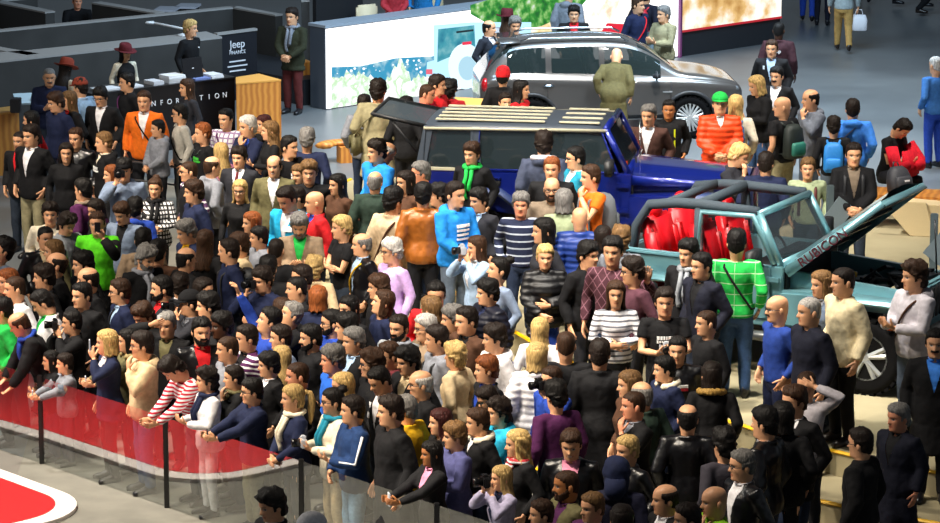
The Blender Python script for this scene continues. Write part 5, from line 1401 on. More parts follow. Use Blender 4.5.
M_FLOOR = floor_mat('grey_hall_floor', '5d6164', '74787a', .38, .5)
M_CARPET = floor_mat('beige_carpet', '716f68', '7d7b73', .9, 3., .2)
M_STAGE = floor_mat('beige_platform', '958c70', 'a1987b', .75, 2., .3)
M_STONE = floor_mat('pale_aisle', '6b6762', '78746d', .55, 1.2, .4)
m = MB(); m.box((0, 30, -.05), (90, 160, .1)); struct(m.build('floor', M_FLOOR))
SH = .75
EDGE = [(1040, 488), (940, 474), (853, 457), (736, 425), (640, 392), (560, 358), (490, 318), (430, 275), (395, 238), (378, 205), (380, 180), (405, 166)]
E3 = [at(x, y, SH)[:2] for x, y in EDGE]
# smooth the rim a little
def chaikin(P_, it=2):
    for _ in range(it):
        Q = [P_[0]]
        for a, b in zip(P_[:-1], P_[1:]): Q += [a * .75 + b * .25, a * .25 + b * .75]
        P_ = Q + [P_[-1]]
    return P_
RIM = chaikin([np.array(p) for p in E3])
def offset(P_, d):
    out = []
    for i, p in enumerate(P_):
        t = unit(P_[min(i + 1, len(P_) - 1)] - P_[max(i - 1, 0)]); out.append(p + np.array([-t[1], t[0]]) * d)
    return out
if (offset(RIM, 1.)[5] - RIM[5])[1] > 0: sgn_off = -1
else: sgn_off = 1
TREAD = .85
BACK = [at(420, 163, SH)[:2], at(700, 196, SH)[:2], at(1040, 186, SH)[:2]]
LV = [(SH, RIM), (SH * 2 / 3, offset(RIM, sgn_off * TREAD)), (SH / 3, offset(RIM, sgn_off * TREAD * 2))]
def inside(x, y, poly):
    c = False; j = len(poly) - 1
    for i in range(len(poly)):
        xi, yi = poly[i]; xj, yj = poly[j]
        if (yi > y) != (yj > y) and x < (xj - xi) * (y - yi) / (yj - yi) + xi: c = not c
        j = i
    return c
POLY = [list(l[1]) + BACK for l in LV]
def level_at(x, y):
    for (z, _), p in zip(LV, POLY):
        if inside(x, y, p): return z
    return 0.
def footprint(rootxy, rz, x0, x1, hw):
    c, s = math.cos(rz), math.sin(rz); return [(rootxy[0] + x * c - y * s, rootxy[1] + x * s + y * c) for x, y in ((x0, -hw), (x1, -hw), (x1, hw), (x0, hw))]
FOOT = []
def free_level(x, y):
    # where a visitor can stand: not inside a car and not through the glass
    if any(inside(x, y, f) for f in FOOT): return -9.
    p = np.array([x, y])
    for a, b in zip(G[:-1], G[1:]):
        t = (b - a) / np.linalg.norm(b - a); u = (p - a) @ t
        if -.05 <= u <= np.linalg.norm(b - a) + .05 and (p - a) @ np.array([-t[1], t[0]]) < .17: return -9.
    return level_at(x, y)
LEVELS = [SH, SH * 2 / 3, SH / 3, 0.]
for k, ((z, rim), p) in enumerate(zip(LV, POLY)):
    struct(poly_slab('stage_platform' if k == 0 else 'stage_step', p, 0 if k else -.0, z - .0005 * k, M_STAGE))
    e = MB(); e.tube([(q[0], q[1], z + .004) for q in rim], [(.030, .018)] * len(rim), 6); struct(e.build('trim_%d' % (k + 1), P('yellow_edge_strip', 'e8b400', .5)))
crowd = [at(-30, 640)[:2], at(60, 330)[:2], at(140, 176)[:2], at(345, 196)[:2]] + [np.array(q) for q in offset(RIM, sgn_off * TREAD * 1.5)[-6:][::-1]] + [np.array(q) for q in offset(RIM, sgn_off * TREAD * 1.5)[:-6][::-1]] + [at(1040, 700)[:2]]
struct(poly_slab('carpet', crowd, 0.0, .006, M_CARPET))

# glass barrier and the red display floor in front of it
G = [at(x, y)[:2] for x, y in ((-200, 385), (-85, 423), (42, 464), (167, 508), (302, 556), (437, 604), (572, 652))]
gl = empty('glass_barrier', (G[3][0], G[3][1], 0)); tag(gl, 'clear glass barrier with thin black posts along the front of the crowd', 'barrier')
GM, nt, N_, L_, b_ = new_mat('barrier_glass')
gz = N_.new('ShaderNodeBsdfGlossy'); gz.inputs['Roughness'].default_value = .015; gz.inputs['Color'].default_value = (.95, .97, .97, 1)
tp = N_.new('ShaderNodeBsdfTransparent'); tp.inputs['Color'].default_value = (.80, .84, .83, 1); fw_ = N_.new('ShaderNodeLayerWeight'); fr = N_.new('ShaderNodeMapRange'); fr.inputs['To Min'].default_value = .10; fr.inputs['To Max'].default_value = .55; L_.new(fw_.outputs['Facing'], fr.inputs['Value'])
mx = N_.new('ShaderNodeMixShader'); L_.new(fr.outputs[0], mx.inputs[0]); L_.new(tp.outputs[0], mx.inputs[1]); L_.new(gz.outputs[0], mx.inputs[2]); L_.new(mx.outputs[0], N_['Material Output'].inputs['Surface'])
for a, b in zip(G[:-1], G[1:]):
    d = (b - a) / np.linalg.norm(b - a); p, q = a + d * .03, b - d * .03; m = MB(); o3 = np.array([G[3][0], G[3][1], 0])
    m.quad([np.array([p[0], p[1], .02]) - o3, np.array([q[0], q[1], .02]) - o3, np.array([q[0], q[1], .98]) - o3, np.array([p[0], p[1], .98]) - o3]); m.build('glass_panel', GM, gl)
for a in G:
    m = MB(); m.box((a[0] - G[3][0], a[1] - G[3][1], .5), (.05, .05, 1.0)); m.build('post', P('black_post', '101012', .4), gl, False, .006)
e1 = unit(G[4] - G[3]); nn = np.array([e1[1], -e1[0]])
if nn[1] > 0: nn = -nn
def gp(u, v): return G[3] + e1 * u + nn * v
front = [gp(-30, .02), gp(6, .02), gp(6, 12), gp(-30, 12)]
struct(poly_slab('aisle_floor', front, 0, .004, M_STONE))
c0 = np.array(at(76, 500)[:2]) - G[3]; uc, vc = -.28, .56
def rounded(u1, v0, v1, r, u0=-14):
    pts = [(u0, v0)] + [(u1 - r + r * math.sin(t), v0 + r - r * math.cos(t)) for t in np.linspace(0, math.pi / 2, 10)] + [(u1 - r + r * math.cos(t), v1 - r + r * math.sin(t)) for t in np.linspace(0, math.pi / 2, 10)] + [(u0, v1)]
    return [gp(*p) for p in pts]
struct(poly_slab('display_floor_border', rounded(uc, vc, vc + 4.2, .8), 0, .05, P('white_border', 'e9dfdc', .45)))
struct(poly_slab('display_floor', rounded(uc - .20, vc + .20, vc + 4.0, .65), 0, .056, P('red_carpet', 'd8141a', .5)))

# ------------------------------------------------------------------ video wall
P0, P1, P2_ = at(326, 110)[:2], at(678, 57)[:2], at(800, 38)[:2]
wd = unit(P1 - P0); wn = np.array([wd[1], -wd[0]])        # wn faces the camera
if wn[1] > 0: wn = -wn
HT_ = float(atY(326, 28, P0[1])[2])
def wall_uv(x, y):
    d = FW + RT * (x - 470) / FPX + UPV * (261.5 - y) / FPX; o = np.array([0, CY, CH]); n3 = np.array([wn[0], wn[1], 0]); p3 = np.array([P0[0], P0[1], 0])
    t = ((p3 - o) @ n3) / (d @ n3); p = o + d * t; return float((p[:2] - P0) @ wd), float(p[2])
U1 = float((P1 - P0) @ wd); U2 = float((P2_ - P0) @ wd)
vw = empty('video_wall', (P0[0], P0[1], 0), math.atan2(wd[1], wd[0])); tag(vw, 'long glowing video wall showing a pale blue off-road car, sea and spray', 'video wall')
m = MB(); m.box((U1 / 2, .22, HT_ / 2), (U1, .42, HT_)); m.build('housing', P('screen_housing', '4a515c', .5), vw, False, .01)
m = MB(); m.box((U1 / 2, .22, HT_ + .02), (U1 + .02, .46, .05)); m.build('housing_top', P('screen_top', '9aa2ac', .4), vw)
def screen_mat(name, cols, scale, s, det=3, stretch=(1, 1, 1), lo=.3, hi=.7):
    m, nt, N, L, b = new_mat(name); tc = N.new('ShaderNodeTexCoord'); mp = N.new('ShaderNodeMapping'); mp.inputs['Scale'].default_value = stretch
    nz = N.new('ShaderNodeTexNoise'); nz.inputs['Scale'].default_value = scale; nz.inputs['Detail'].default_value = det; L.new(tc.outputs['Object'], mp.inputs[0]); L.new(mp.outputs[0], nz.inputs['Vector'])
    rp = N.new('ShaderNodeValToRGB'); el = rp.color_ramp.elements
    while len(el) < len(cols): el.new(.5)
    for i, c in enumerate(cols): el[i].position = lo + (hi - lo) * i / max(1, len(cols) - 1); el[i].color = col(c)
    L.new(nz.outputs['Fac'], rp.inputs[0]); L.new(rp.outputs[0], b.inputs['Emission Color']); b.inputs['Emission Strength'].default_value = s; b.inputs['Base Color'].default_value = (.02, .02, .02, 1); b.inputs['Roughness'].default_value = .4
    return m
def pic(name, px, mat, lay, parent=vw):
    pts = [wall_uv(*p) for p in px]; m = MB(); m.prism([(max(u, .03) if parent is vw and lay < 30 else u, v) for u, v in pts], 1, -.018 - lay * .0012, -.012); return m.build(name, mat, parent)
SS = 1.6
m = MB(); m.box((U1 / 2, -.005, HT_ / 2 + .0), (U1 - .02, .02, HT_ - .04)); scr = m.build('screen', screen_mat('screen_sky', ['f4f8fc', 'ffffff'], 2., SS * 1.25), vw)
L0 = 8
pic('picture_sea', [(331, 67), (360, 66), (395, 58), (470, 54), (470, 84), (395, 92), (331, 100)], screen_mat('screen_sea', ['2f9ac4', '3aa0c8', 'bfe2ea'], 5, SS * .62, 4), L0 + 1)
rs_ = random.Random(5); top_ = [(331 + k * 2.4, np.interp(331 + k * 2.4, [331, 350, 366, 380, 390, 398, 403, 410, 425, 447], [76, 72, 76, 84, 76, 60, 62, 78, 73, 67]) + rs_.uniform(-4, 4)) for k in range(49)]
pic('picture_spray', top_ + [(447, 93), (380, 100), (331, 108)], screen_mat('screen_spray', ['ffffff', 'ffffff', 'dceedd', 'b4d6a8', 'ffffff'], 5, SS * .8, 8, lo=.36, hi=.66), L0 + 2)
for k in range(26): 
    sx_, sy_ = rs_.uniform(333, 420), rs_.uniform(60, 74); rr = rs_.uniform(.5, 1.6); pic('picture_droplet', [(sx_ + rr * math.cos(q), sy_ + rr * math.sin(q)) for q in np.linspace(0, 5.4, 6)], PM.setdefault('screen_drop', emit('screen_drop', 'f4faff', SS * .8)), L0 + 3)
pic('picture_shrub', [(333, 30), (340, 34), (338, 50), (333, 50)], screen_mat('screen_mist', ['ffffff', 'ffffff', 'b8c4c0'], 14, SS, 5), L0 + 2)
pic('picture_foliage', [(470, 5), (500, -4), (600, -18), (572, 16), (540, 30), (505, 34), (470, 14)], screen_mat('screen_foliage', ['0f6a14', '2f9a24', '9fd87a', 'ffffff'], 6, SS * .55, 5, lo=.35, hi=.75), L0 + 1)
pic('picture_sand', [(505, 34), (540, 26), (572, 12), (585, 16), (560, 32), (530, 38)], screen_mat('screen_sand', ['d8b070', 'efd9a8', 'fff4e0'], 6, SS * .8, 4), L0 + 2)
pic('picture_rock', [(585, 10), (612, -10), (640, -14), (640, 30), (600, 34), (580, 30)], screen_mat('screen_pale_rock', ['ffffff', 'f6ece2', 'd0b090'], 4, SS, 4), L0 + 2)
pic('picture_red_bonnet', [(606, 23), (626, 24), (617, 38), (597, 36)], emit('screen_red', 'e01030', SS * .7), L0 + 4)
pc_ = emit('screen_pale_blue', 'a9d3e6', SS * .95)
pic('pictured_car_body', [(433, 25), (470, 22), (530, 22), (530, 85), (470, 88), (425, 76), (426, 62), (433, 60)], pc_, L0 + 4)
pic('pictured_car_window', [(437, 29), (473, 25), (474, 46), (460, 52), (436, 62)], screen_mat('screen_window', ['1f7f9a', '3f9fb0', '7fc0c8'], 5, SS * .6, 3), L0 + 6)
a = np.linspace(0, 2 * math.pi, 28, endpoint=False); pic('pictured_spare_wheel', [(464 + 17 * math.cos(q), 66 + 23 * math.sin(q)) for q in a], emit('screen_spare', 'd2e8f0', SS * .9), L0 + 7)
pic('pictured_wheel_centre', [(466 + 9 * math.cos(q), 68 + 12 * math.sin(q)) for q in a], emit('screen_spare_in', '9fc4d4', SS * .85), L0 + 8)
pic('pictured_lamp', [(461, 42), (470, 41), (470, 44), (461, 45)], emit('screen_lamp', 'e02040', SS * .8), L0 + 9)
pic('pictured_tail_lamp', [(425, 69), (431, 69), (431, 74), (425, 74)], emit('screen_lamp2', 'd86070', SS * .8), L0 + 9)
pic('pictured_wiper', [(455, 31), (472, 29), (472, 31), (455, 33)], emit('screen_wiper', '14343c', .3), L0 + 9)
# second wall beyond, raised on a dark base
uv = [wall_uv(679, 33), wall_uv(790, 16)]; hb = (uv[0][1] + uv[1][1]) / 2
v2 = empty('raised_video_wall', (P0[0] + wd[0] * U1, P0[1] + wd[1] * U1, 0), math.atan2(wd[1], wd[0])); tag(v2, 'second video wall with sandy rocks raised on a dark base, upper centre right', 'video wall')
LW = wall_uv(780, 20)[0] - U1
m = MB(); m.box((LW / 2, .25, hb / 2), (LW, .5, hb)); m.build('base', P('dark_base', '24262b', .6), v2)
m = MB(); m.box((LW / 2, .0, hb + 1.0), (LW, .06, 2.0)); m.build('screen', screen_mat('screen_rocks', ['a87838', 'd8b070', 'fffaf0', 'ffffff'], 1.6, SS * .8, 6), v2)
m = MB(); m.box((LW / 2, -.02, hb + .02), (LW, .06, .04)); m.build('lower_edge', emit('red_edge', 'd02030', .8), v2)
m = MB(); m.box((0, -.03, hb / 2 + .9), (.05, .1, hb + 1.8)); m.build('end_post', P('magenta_post', '7a3a68', .5), v2)
# lounge behind the video wall, on a low deck
dq = [P0 - wn * .6, P0 + wd * (U1 * .62) - wn * .6, P0 + wd * (U1 * .62) - wn * 5, P0 - wn * 5]; struct(poly_slab('lounge_deck', dq, 0, .45, P('deck_dark', '24262b', .6)))
def bk(x, y, off):
    u = wall_uv(x, y)[0]
    for _ in range(4): q = P0 + wd * u - wn * off; u += (x - proj((q[0], q[1], 1.2))[0]) / 58 / wd[0]
    return q
p = bk(338, 20, 1.6); m = MB(); m.box((0, 0, .95), (1.1, .1, 1.9)); q = m.build('screen_partition', P('matt_black_panel', '141519', .6)); q.location = (p[0], p[1], .45); q.rotation_euler = (0, 0, math.atan2(wd[1], wd[0])); tag(q, 'black panel standing behind the left end of the video wall', 'panel')
for x, c, lb in ((374, 'd8c4a0', 'cream armchair behind the video wall, left of the red floral dress'), (440, 'c9b48c', 'cream armchair behind the video wall, right of the blue top')):
    p = bk(x, 18, 1.0); r = empty('armchair', (p[0], p[1], .45), .6); tag(r, lb, 'chair', 'armchairs behind the video wall')
    mt = P('cream_' + c, c, .7); m = MB(); m.box((0, 0, .42), (.44, .5, .16)); m.build('seat', mt, r, True, .04); m = MB(); m.box((0, .24, .75), (.44, .12, .66)); m.build('backrest', mt, r, True, .04)
    for s in (-1, 1):
        m = MB(); m.box((s * .25, 0, .55), (.08, .5, .4)); m.build('armrest', mt, r, True, .03)
    for s in (-1, 1):
        for t_ in (-1, 1):
            m = MB(); m.tube([(s * .18, t_ * .2, 0), (s * .18, t_ * .2, .36)], .02, 8); m.build('leg', P('black_post', '101012', .4), r)

# ------------------------------------------------------------------ grey office partitions, upper left
PG = floor_mat('partition_grey', '312f2d', '393735', .6, 2.); PTp = P('partition_cap', '9a9794', .5)
PZ = 1.2
def partition(a, b, th=.14, z=PZ, capz=.03):
    A, B = at(*a, z)[:2], at(*b, z)[:2]; d = unit(B - A); n2 = np.array([-d[1], d[0]]) * th / 2
    r = empty('partition_wall', ((A[0] + B[0]) / 2, (A[1] + B[1]) / 2, 0)); c = np.array([(A[0] + B[0]) / 2, (A[1] + B[1]) / 2]); r['kind'] = 'structure'
    poly_slab('wall_panel', [A - n2 - c, B - n2 - c, B + n2 - c, A + n2 - c], 0, z, PG, r); poly_slab('wall_cap', [A - n2 * 1.1 - c, B - n2 * 1.1 - c, B + n2 * 1.1 - c, A + n2 * 1.1 - c], z, z + capz, PTp, r)
partition((-70, 38.5), (234, 8), .16); partition((234, 8), (279, 16), .16); partition((-40, 43), (33, 56), .22); partition((-30, -3), (50, 13), .2); partition((96, 3.5), (160, 14), .2); partition((-30, 4), (35, -2), .2)
partition((305, -12), (305.5, 2), .14, 1.6)
cp_ = [at(*q, PZ)[:2] for q in ((-70, 70.5), (222, 38.5), (206, 33), (27, 52), (-70, 58))]
r = struct(empty('counter_wall')); poly_slab('wall_panel', cp_, 0, PZ, PG, r); poly_slab('wall_cap', cp_, PZ, PZ + .03, PTp, r)
# small boxes far behind
for x, y, lb in ((167, 8, 'dark storage box with pale lid behind the partitions, left one'), (188, 5, 'dark storage box with pale lid behind the partitions, right one')):
    p = at(x, y, .9); r = empty('storage_box', (p[0], p[1], 0), -.15); tag(r, lb, 'box', 'storage boxes behind the partitions')
    m = MB(); m.box((0, 0, .43), (.36, .3, .86)); m.build('box_body', P('dark_box', '1d1f26', .5), r); m = MB(); m.box((0, 0, .88), (.40, .5, .04)); m.build('lid', P('pale_lid', 'b4b4bc', .5), r)
# brand panel
A, B = at(217, 34.5, PZ)[:2], at(257, 30.5, PZ)[:2]; A = A + (at(217, 40, PZ)[:2] - A) * .2; d = unit(B - A); rz = math.atan2(d[1], d[0]); Lp = np.linalg.norm(B - A)
sg = empty('sign_panel', (A[0], A[1], 0), rz); tag(sg, 'dark sign panel with white brand lettering behind the information desk', 'sign')
m = MB(); m.box((Lp / 2, .04, PZ / 2), (Lp, .06, PZ)); m.build('panel', P('sign_dark', '1b1c22', .5), sg); m = MB(); m.box((Lp / 2, .04, PZ + .02), (Lp, .1, .04)); m.build('top_edge', PTp, sg)
WT = P('white_lettering', 'e6e6ea', .5)
for body, sz, z in (('Jeep', .20, PZ - .20), ('FINANCE', .088, PZ - .345)):
    q = link('lettering', text_mesh(body, sz, .004), sg); q.data.materials.append(WT); q.location = (Lp * .5, -.002, z); q.rotation_euler = (math.pi / 2, 0, 0)
for k, (z, w) in enumerate(((PZ - .50, .36), (PZ - .585, .44), (PZ - .67, .36))):
    m = MB(); m.box((Lp * .5, .002, z), (w, .012, .022)); m.build('printed_line', WT, sg)
# information desk
A, B = at(92, 94, 1.08)[:2], at(234.5, 77, 1.08)[:2]; d = unit(B - A); rz = math.atan2(d[1], d[0]); Ld = float(np.linalg.norm(B - A))
dk = empty('information_desk', (A[0], A[1], 0), rz); tag(dk, 'long black information desk with white spaced lettering', 'desk')
m = MB(); m.box((Ld / 2, .3, .53), (Ld, .6, 1.06)); m.build('desk_body', P('gloss_black', '0c0c0f', .3), dk); m = MB(); m.box((Ld / 2, .3, 1.07), (Ld + .02, .64, .03)); m.build('desk_top', P('gloss_black', '0c0c0f', .3), dk)
for k, ch in enumerate('INFORMATION'):
    px = 144 + 8 * k; u = (px - 92) / (234.5 - 92) * Ld
    q = link('lettering', text_mesh(ch, .12, .004), dk); q.data.materials.append(WT); q.location = (u, -.006, .80); q.rotation_euler = (math.pi / 2, 0, 0)
def on_desk(px, v=.3): u = (px - 92) / (234.5 - 92) * Ld; q = A + d * u + np.array([-d[1], d[0]]) * v; return np.array([q[0], q[1], 1.086])
for px, w, h, c, lb in ((112, .42, .03, 'd8dce2', 'flat white leaflet pile at the left end of the information desk'), (137, .30, .03, 'd4d8de', 'white leaflet pile on the desk beside the woman in maroon hat'), (160, .20, .07, 'c4c6cc', 'small grey brochure stack left of the tall brochure stack'), (178, .32, .12, 'dcdde0', 'tall white brochure stack on the information desk'), (204, .30, .035, '6f7fb4', 'blue brochures on the desk below the laptop'), (219, .24, .06, 'd0d2d6', 'white brochure stack at the right end of the information desk')):
    q = on_desk(px, .2); o = empty('brochure_stack', q, rz); tag(o, lb, 'brochures', 'brochures on the information desk'); rr = random.Random(px)
    for k in range(max(1, int(h / .03))):
        m = MB(); m.box((rr.uniform(-.01, .01), rr.uniform(-.01, .01), .015 + .03 * k), (w, .30, .029)); m.build('brochures', P('paper_' + c, c, .6), o)
q = on_desk(197, .34); lp = empty('laptop', q, rz + .1); tag(lp, 'open black laptop seen from behind on the information desk', 'laptop')
m = MB(); m.box((0, 0, .012), (.40, .28, .024)); m.build('keyboard_base', P('gloss_black', '0c0c0f', .3), lp, False, .005); m = MB(); m.box((0, -.16, .19), (.42, .02, .34), M=Matrix.Rotation(R(-8), 3, 'X')); sc_ = m.build('screen', P('laptop_black', '101014', .4), lp, False, .006)
m = MB(); m.box((0, -.176, .19), (.04, .004, .012), M=Matrix.Rotation(R(-8), 3, 'X')); m.build('lid_logo', WT, sc_)
# desk lamp on the grey counter
q = at(184, 36, PZ + .03); la = empty('desk_lamp', q, 0); tag(la, 'white arm lamp on the grey counter behind the fair-haired attendant', 'lamp')
m = MB(); m.lathe([(.11, 0), (.11, .03), (.03, .05)], 18); m.build('base', P('white_lamp', 'd8dadc', .4), la, True); m = MB(); m.tube([(0, 0, .04), (.02, 0, .12), (-.55, .1, .22)], .022, 8); m.build('arm', P('white_lamp', 'd8dadc', .4), la, True); m = MB(); m.box((-.6, .1, .22), (.16, .1, .05)); m.build('lamp_head', P('white_lamp', 'd8dadc', .4), la, True, .015)
# wooden blocks
WD, nt, N, L, b = new_mat('oak'); tc = N.new('ShaderNodeTexCoord'); wv = N.new('ShaderNodeTexWave'); wv.inputs['Scale'].default_value = 3.5; wv.inputs['Distortion'].default_value = 3; wv.inputs['Detail'].default_value = 3; wv.bands_direction = 'X'
L.new(tc.outputs['Object'], wv.inputs['Vector']); rp = N.new('ShaderNodeValToRGB'); rp.color_ramp.elements[0].color = col('a8682a'); rp.color_ramp.elements[1].color = col('c98a3c'); L.new(wv.outputs['Fac'], rp.inputs[0]); L.new(rp.outputs[0], b.inputs['Base Color']); b.inputs['Roughness'].default_value = .5
def wood_prism(name, px, z, label, cat='block', z0=0.):
    pts = [at(*q, z)[:2] for q in px]; c = np.mean(pts, axis=0); r = empty(name, (c[0], c[1], 0)); tag(r, label, cat)
    poly_slab('block_body', [p - c for p in pts], z0, z - .03, WD, r, .006); poly_slab('block_top', [(p - c) * 1.01 for p in pts], z - .03, z, P('oak_top', 'd09a4c', .45, bump=.1), r, .004); return r
wood_prism('display_block', [(236, 83), (281, 79.5), (259, 73.5), (236, 77)], 1.08, 'tall oak block at the right end of the information desk')
wood_prism('display_block', [(-30, 117), (19, 110.5), (12, 106), (-30, 111)], 1.0, 'oak counter cut off by the left picture edge')
p = at(302, 102); r = empty('display_block', (p[0], p[1] + .3, 0), .5); tag(r, 'oak panel standing behind the man in dark green blazer', 'panel'); m = MB(); m.box((0, 0, .34), (.28, .3, .68)); m.build('block_body', WD, r, False, .006)
p = at(352, 164); r = empty('curved_bench', (p[0], p[1], 0), .4); tag(r, 'curved oak bench end in front of the long khaki coat', 'bench'); m = MB(); m.tube([(-.1 + .35 * math.sin(t), .35 * math.cos(t), .30) for t in np.linspace(-1.2, 1.6, 14)], [(.15, .05)] * 14, 8); m.build('seat', WD, r, True); m = MB(); m.box((-.0, .2, .13), (.3, .2, .26)); m.build('base', WD, r)
pts = [(455, 106), (513, 106), (512, 100), (455, 97)]; wood_prism('display_block', pts, 1.05, 'long oak counter behind the roof of the blue car', 'counter')
# leaflet stand, far left
p = at(33, 148); r = empty('leaflet_stand', (p[0], p[1], 0), .3); tag(r, 'white leaflet stand beside the left oak counter', 'stand')
m = MB(); m.tube([(0, 0, 0), (0, 0, .78)], .03, 8); m.build('pole', P('black_post', '101012', .4), r); m = MB(); m.box((0, 0, .82), (.55, .36, .03), M=Matrix.Rotation(R(18), 3, 'X')); m.build('tray', P('pale_tray', 'b8d0dc', .4), r); m = MB(); m.box((.12, -.12, .74), (.30, .03, .24), M=Matrix.Rotation(R(-20), 3, 'X')); m.build('leaflet', P('paper_d8dce2', 'd8dce2', .6), r); m = MB(); m.lathe([(.2, 0), (.2, .02)], 20); m.build('foot', P('black_post', '101012', .4), r)
for x, lb in ((14, 'black box on the oak counter at the left edge'),):
    p = at(16, 112, 1.0); m = MB(); m.box((0, 0, .11), (.16, .2, .22)); q = m.build('cash_box', P('dark_box', '1d1f26', .5), None, False, .01); q.location = p; tag(q, lb, 'box')
# low rope barrier by the orange fleece
a_, b_ = at(118, 214)[:2], at(178, 222)[:2]; r = empty('rail_barrier', (a_[0], a_[1], 0)); tag(r, 'thin grey rail in front of the man in orange fleece', 'rail')
ends = [np.array([q[0] - a_[0], q[1] - a_[1], 0]) for q in (a_, b_)]
for q in ends:
    m = MB(); m.tube([q, q + [0, 0, .85]], .02, 8); m.build('post', P('grey_rail', '6a6a6a', .35, .7), r)
for z in (.82, .55):
    m = MB(); m.tube([ends[0] + [0, 0, z], ends[1] + [0, 0, z]], .014, 8); m.build('rail', P('grey_rail', '6a6a6a', .35, .7), r)
# tilted information stands
def info_stand(base, z, h, rz, label, flip=1):
    p = at(*base, z); r = empty('information_stand', p, rz); tag(r, label, 'stand', 'slanted information stands')
    mt = P('stand_grey', '5c6a70', .4, .3); m = MB(); m.box((0, 0, h / 2), (.09, .05, h)); m.build('post', mt, r, False, .008); m = MB(); m.box((0, 0, .01), (.4, .4, .02)); m.build('foot', mt, r)
    m = MB(); m.prism([(0, h * .86), (flip * -.32, h * .96), (flip * -.32, h * .92), (flip * .05, h * .30), (flip * .12, h * .30), (0, h * .8)], 1, -.2, .2) if False else m.box((flip * .10, -.02, h * .72), (.26, .02, h * .28), M=Matrix.Rotation(R(38 * flip), 3, 'Y')); m.build('panel', P('stand_panel', '76848c', .35, .2), r)
info_stand((707, 213), 0, 1.25, .0, 'grey information stand in front of the orange padded jacket')
info_stand((649, 99), 0, 1.2, .3, 'grey information stand at the windscreen of the grey car')
info_stand((828, 288), SH, 1.30, .2, 'grey information stand behind the windscreen of the teal car')
info_stand((931, 330), SH, 1.40, -.1, 'grey information stand right of the raised bonnet')
# oak bench on the right
p = at(905, 232, SH); r = empty('oak_bench', (p[0], p[1], SH), -.25); tag(r, 'wide oak bench with a slanted end panel behind the raised bonnet', 'bench')
m = MB(); m.box((-.2, .45, .42), (1.4, .6, .07)); m.build('seat', WD, r, False, .015)
m = MB(); m.prism([(.10, 0), (.42, 0), (.30, .46), (-.32, .46)], 1, -.25, -.20); m.prism([(.15, 0), (.9, 0), (.9, .40), (-.02, .44)], 1, -.20, .75); m.build('end_panel', P('pale_ply', 'd8c49a', .5), r, False, .008)
m = MB(); m.box((-.75, .45, .2), (.08, .55, .4)); m.build('leg', WD, r)
bq = Matrix.Rotation(-.25, 3, 'Z') @ Vector((-.12, .40, 0)); pb = at(905, 232, SH); r = empty('backpack', (pb[0] + bq.x, pb[1] + bq.y, SH + .455), .5); r.rotation_euler = (R(-16), 0, .5); tag(r, 'dark grey rucksack standing on the oak bench beside the seated man', 'backpack', 'rucksacks')
mt = P('pack_bench', '34353c', .6, bump=.4, scale=25); m = MB(); m.add(*loft_rings([(0, .15, .10, 0), (.04, .18, .12, 0), (.18, .175, .115, 0), (.30, .14, .09, .01), (.36, .08, .05, .02)], 24, e=3)); m.build('pack_body', mt, r, True)
m = MB(); m.add(*loft_rings([(.04, .12, .04, -.11), (.06, .13, .05, -.11), (.18, .13, .045, -.11), (.21, .10, .03, -.10)], 20, e=3)); m.build('front_pocket', mt, r, True); m = MB(); m.box((.02, -.158, .14), (.08, .006, .025)); m.build('pocket_logo', WT, r)
m = MB(); m.tube([(-.05, .03, .34), (-.03, .03, .42), (.03, .03, .42), (.05, .03, .34)], .012, 6); m.build('handle', mt, r, True)

# ------------------------------------------------------------------ the three cars
def root_for(px, local, lvl, rz):
    p = at(px[0], px[1], lvl + local[2]); c, s = math.cos(rz), math.sin(rz); return (p[0] - (local[0] * c - local[1] * s), p[1] - (local[0] * s + local[1] * c), lvl)
tz = R(-29); q = root_for((864, 358), (0, -.93, .42), SH, tz); FOOT.append(footprint(q, tz, -3.4, .85, 1.12)); trail_car('open_trail_car', q, tz, 2.45, '6f9ea8', '5f8c98', False, True, 'teal open-top off-road car with red seats and raised bonnet')
bz = R(-9); q = root_for((606, 129), (-1.38, -.70, 1.84), SH, bz); FOOT.append(footprint(q, bz, -4.0, .85, 1.15)); trail_car('hardtop_trail_car', q, bz, 3.02, '10227e', '2c3c66', True, False, 'blue hard-top off-road car with open rear hatch')
gz_ = R(5); q = root_for((690, 118), (1.30, -.90, .355), 0, gz_); FOOT.append(footprint(q, gz_, -2.45, 2.45, 1.12)); crossover_car('grey_crossover', q, gz_, 'grey five-door crossover with chrome roof rails in front of the video wall')
# ------------------------------------------------------------------ the crowd
PEOPLE_L = parse(PEOPLE)
place(PEOPLE_L, free_level, LEVELS)
for i, d in enumerate(PEOPLE_L): make_person(d, tuple(d['pos']), i)
# the two who sit or lean differently
def extra(x, y, lvl, face, body, hair, top, pose, leg, ex, label, k='m', h=1.75, dz=0.):
    d = dict(x=x, y=y, k=k, h=h, face=face, body=body, hair=hair, top=top, pose=pose, ex=ex, leg=leg, label=label, hs=1.06); d['scale'] = h / (1.505 + .245 * 1.06)
    c = crown_local(d) * d['scale']; t = at(x, y, lvl + dz + c[2]); a = R(body)
    d['pos'] = (t[0] - (c[0] * math.cos(a) - c[1] * math.sin(a)), t[1] - (c[0] * math.sin(a) + c[1] * math.cos(a)), lvl + dz); make_person(d, d['pos'], 900 + int(x)); return d
extra(907, 122, SH, 60, 50, ('s', 'd'), ('T', 'black', None), 'px', 't', dict(tilt='35', bt='22242c', bend='12'), 'man sitting on the oak bench pulling on a red sweater', dz=-.40)
extra(394, -28, .45, 20, 10, ('l', 'd'), ('S', 'b03038', None), 'cc', 's', dict(), 'guest in red floral top behind the video wall', 'f', 1.65)
extra(423, -36, .45, -20, -10, ('s', 'd'), ('S', '1c6fa8', None), 'kk', 's', dict(), 'guest in blue top behind the video wall', 'm', 1.75)
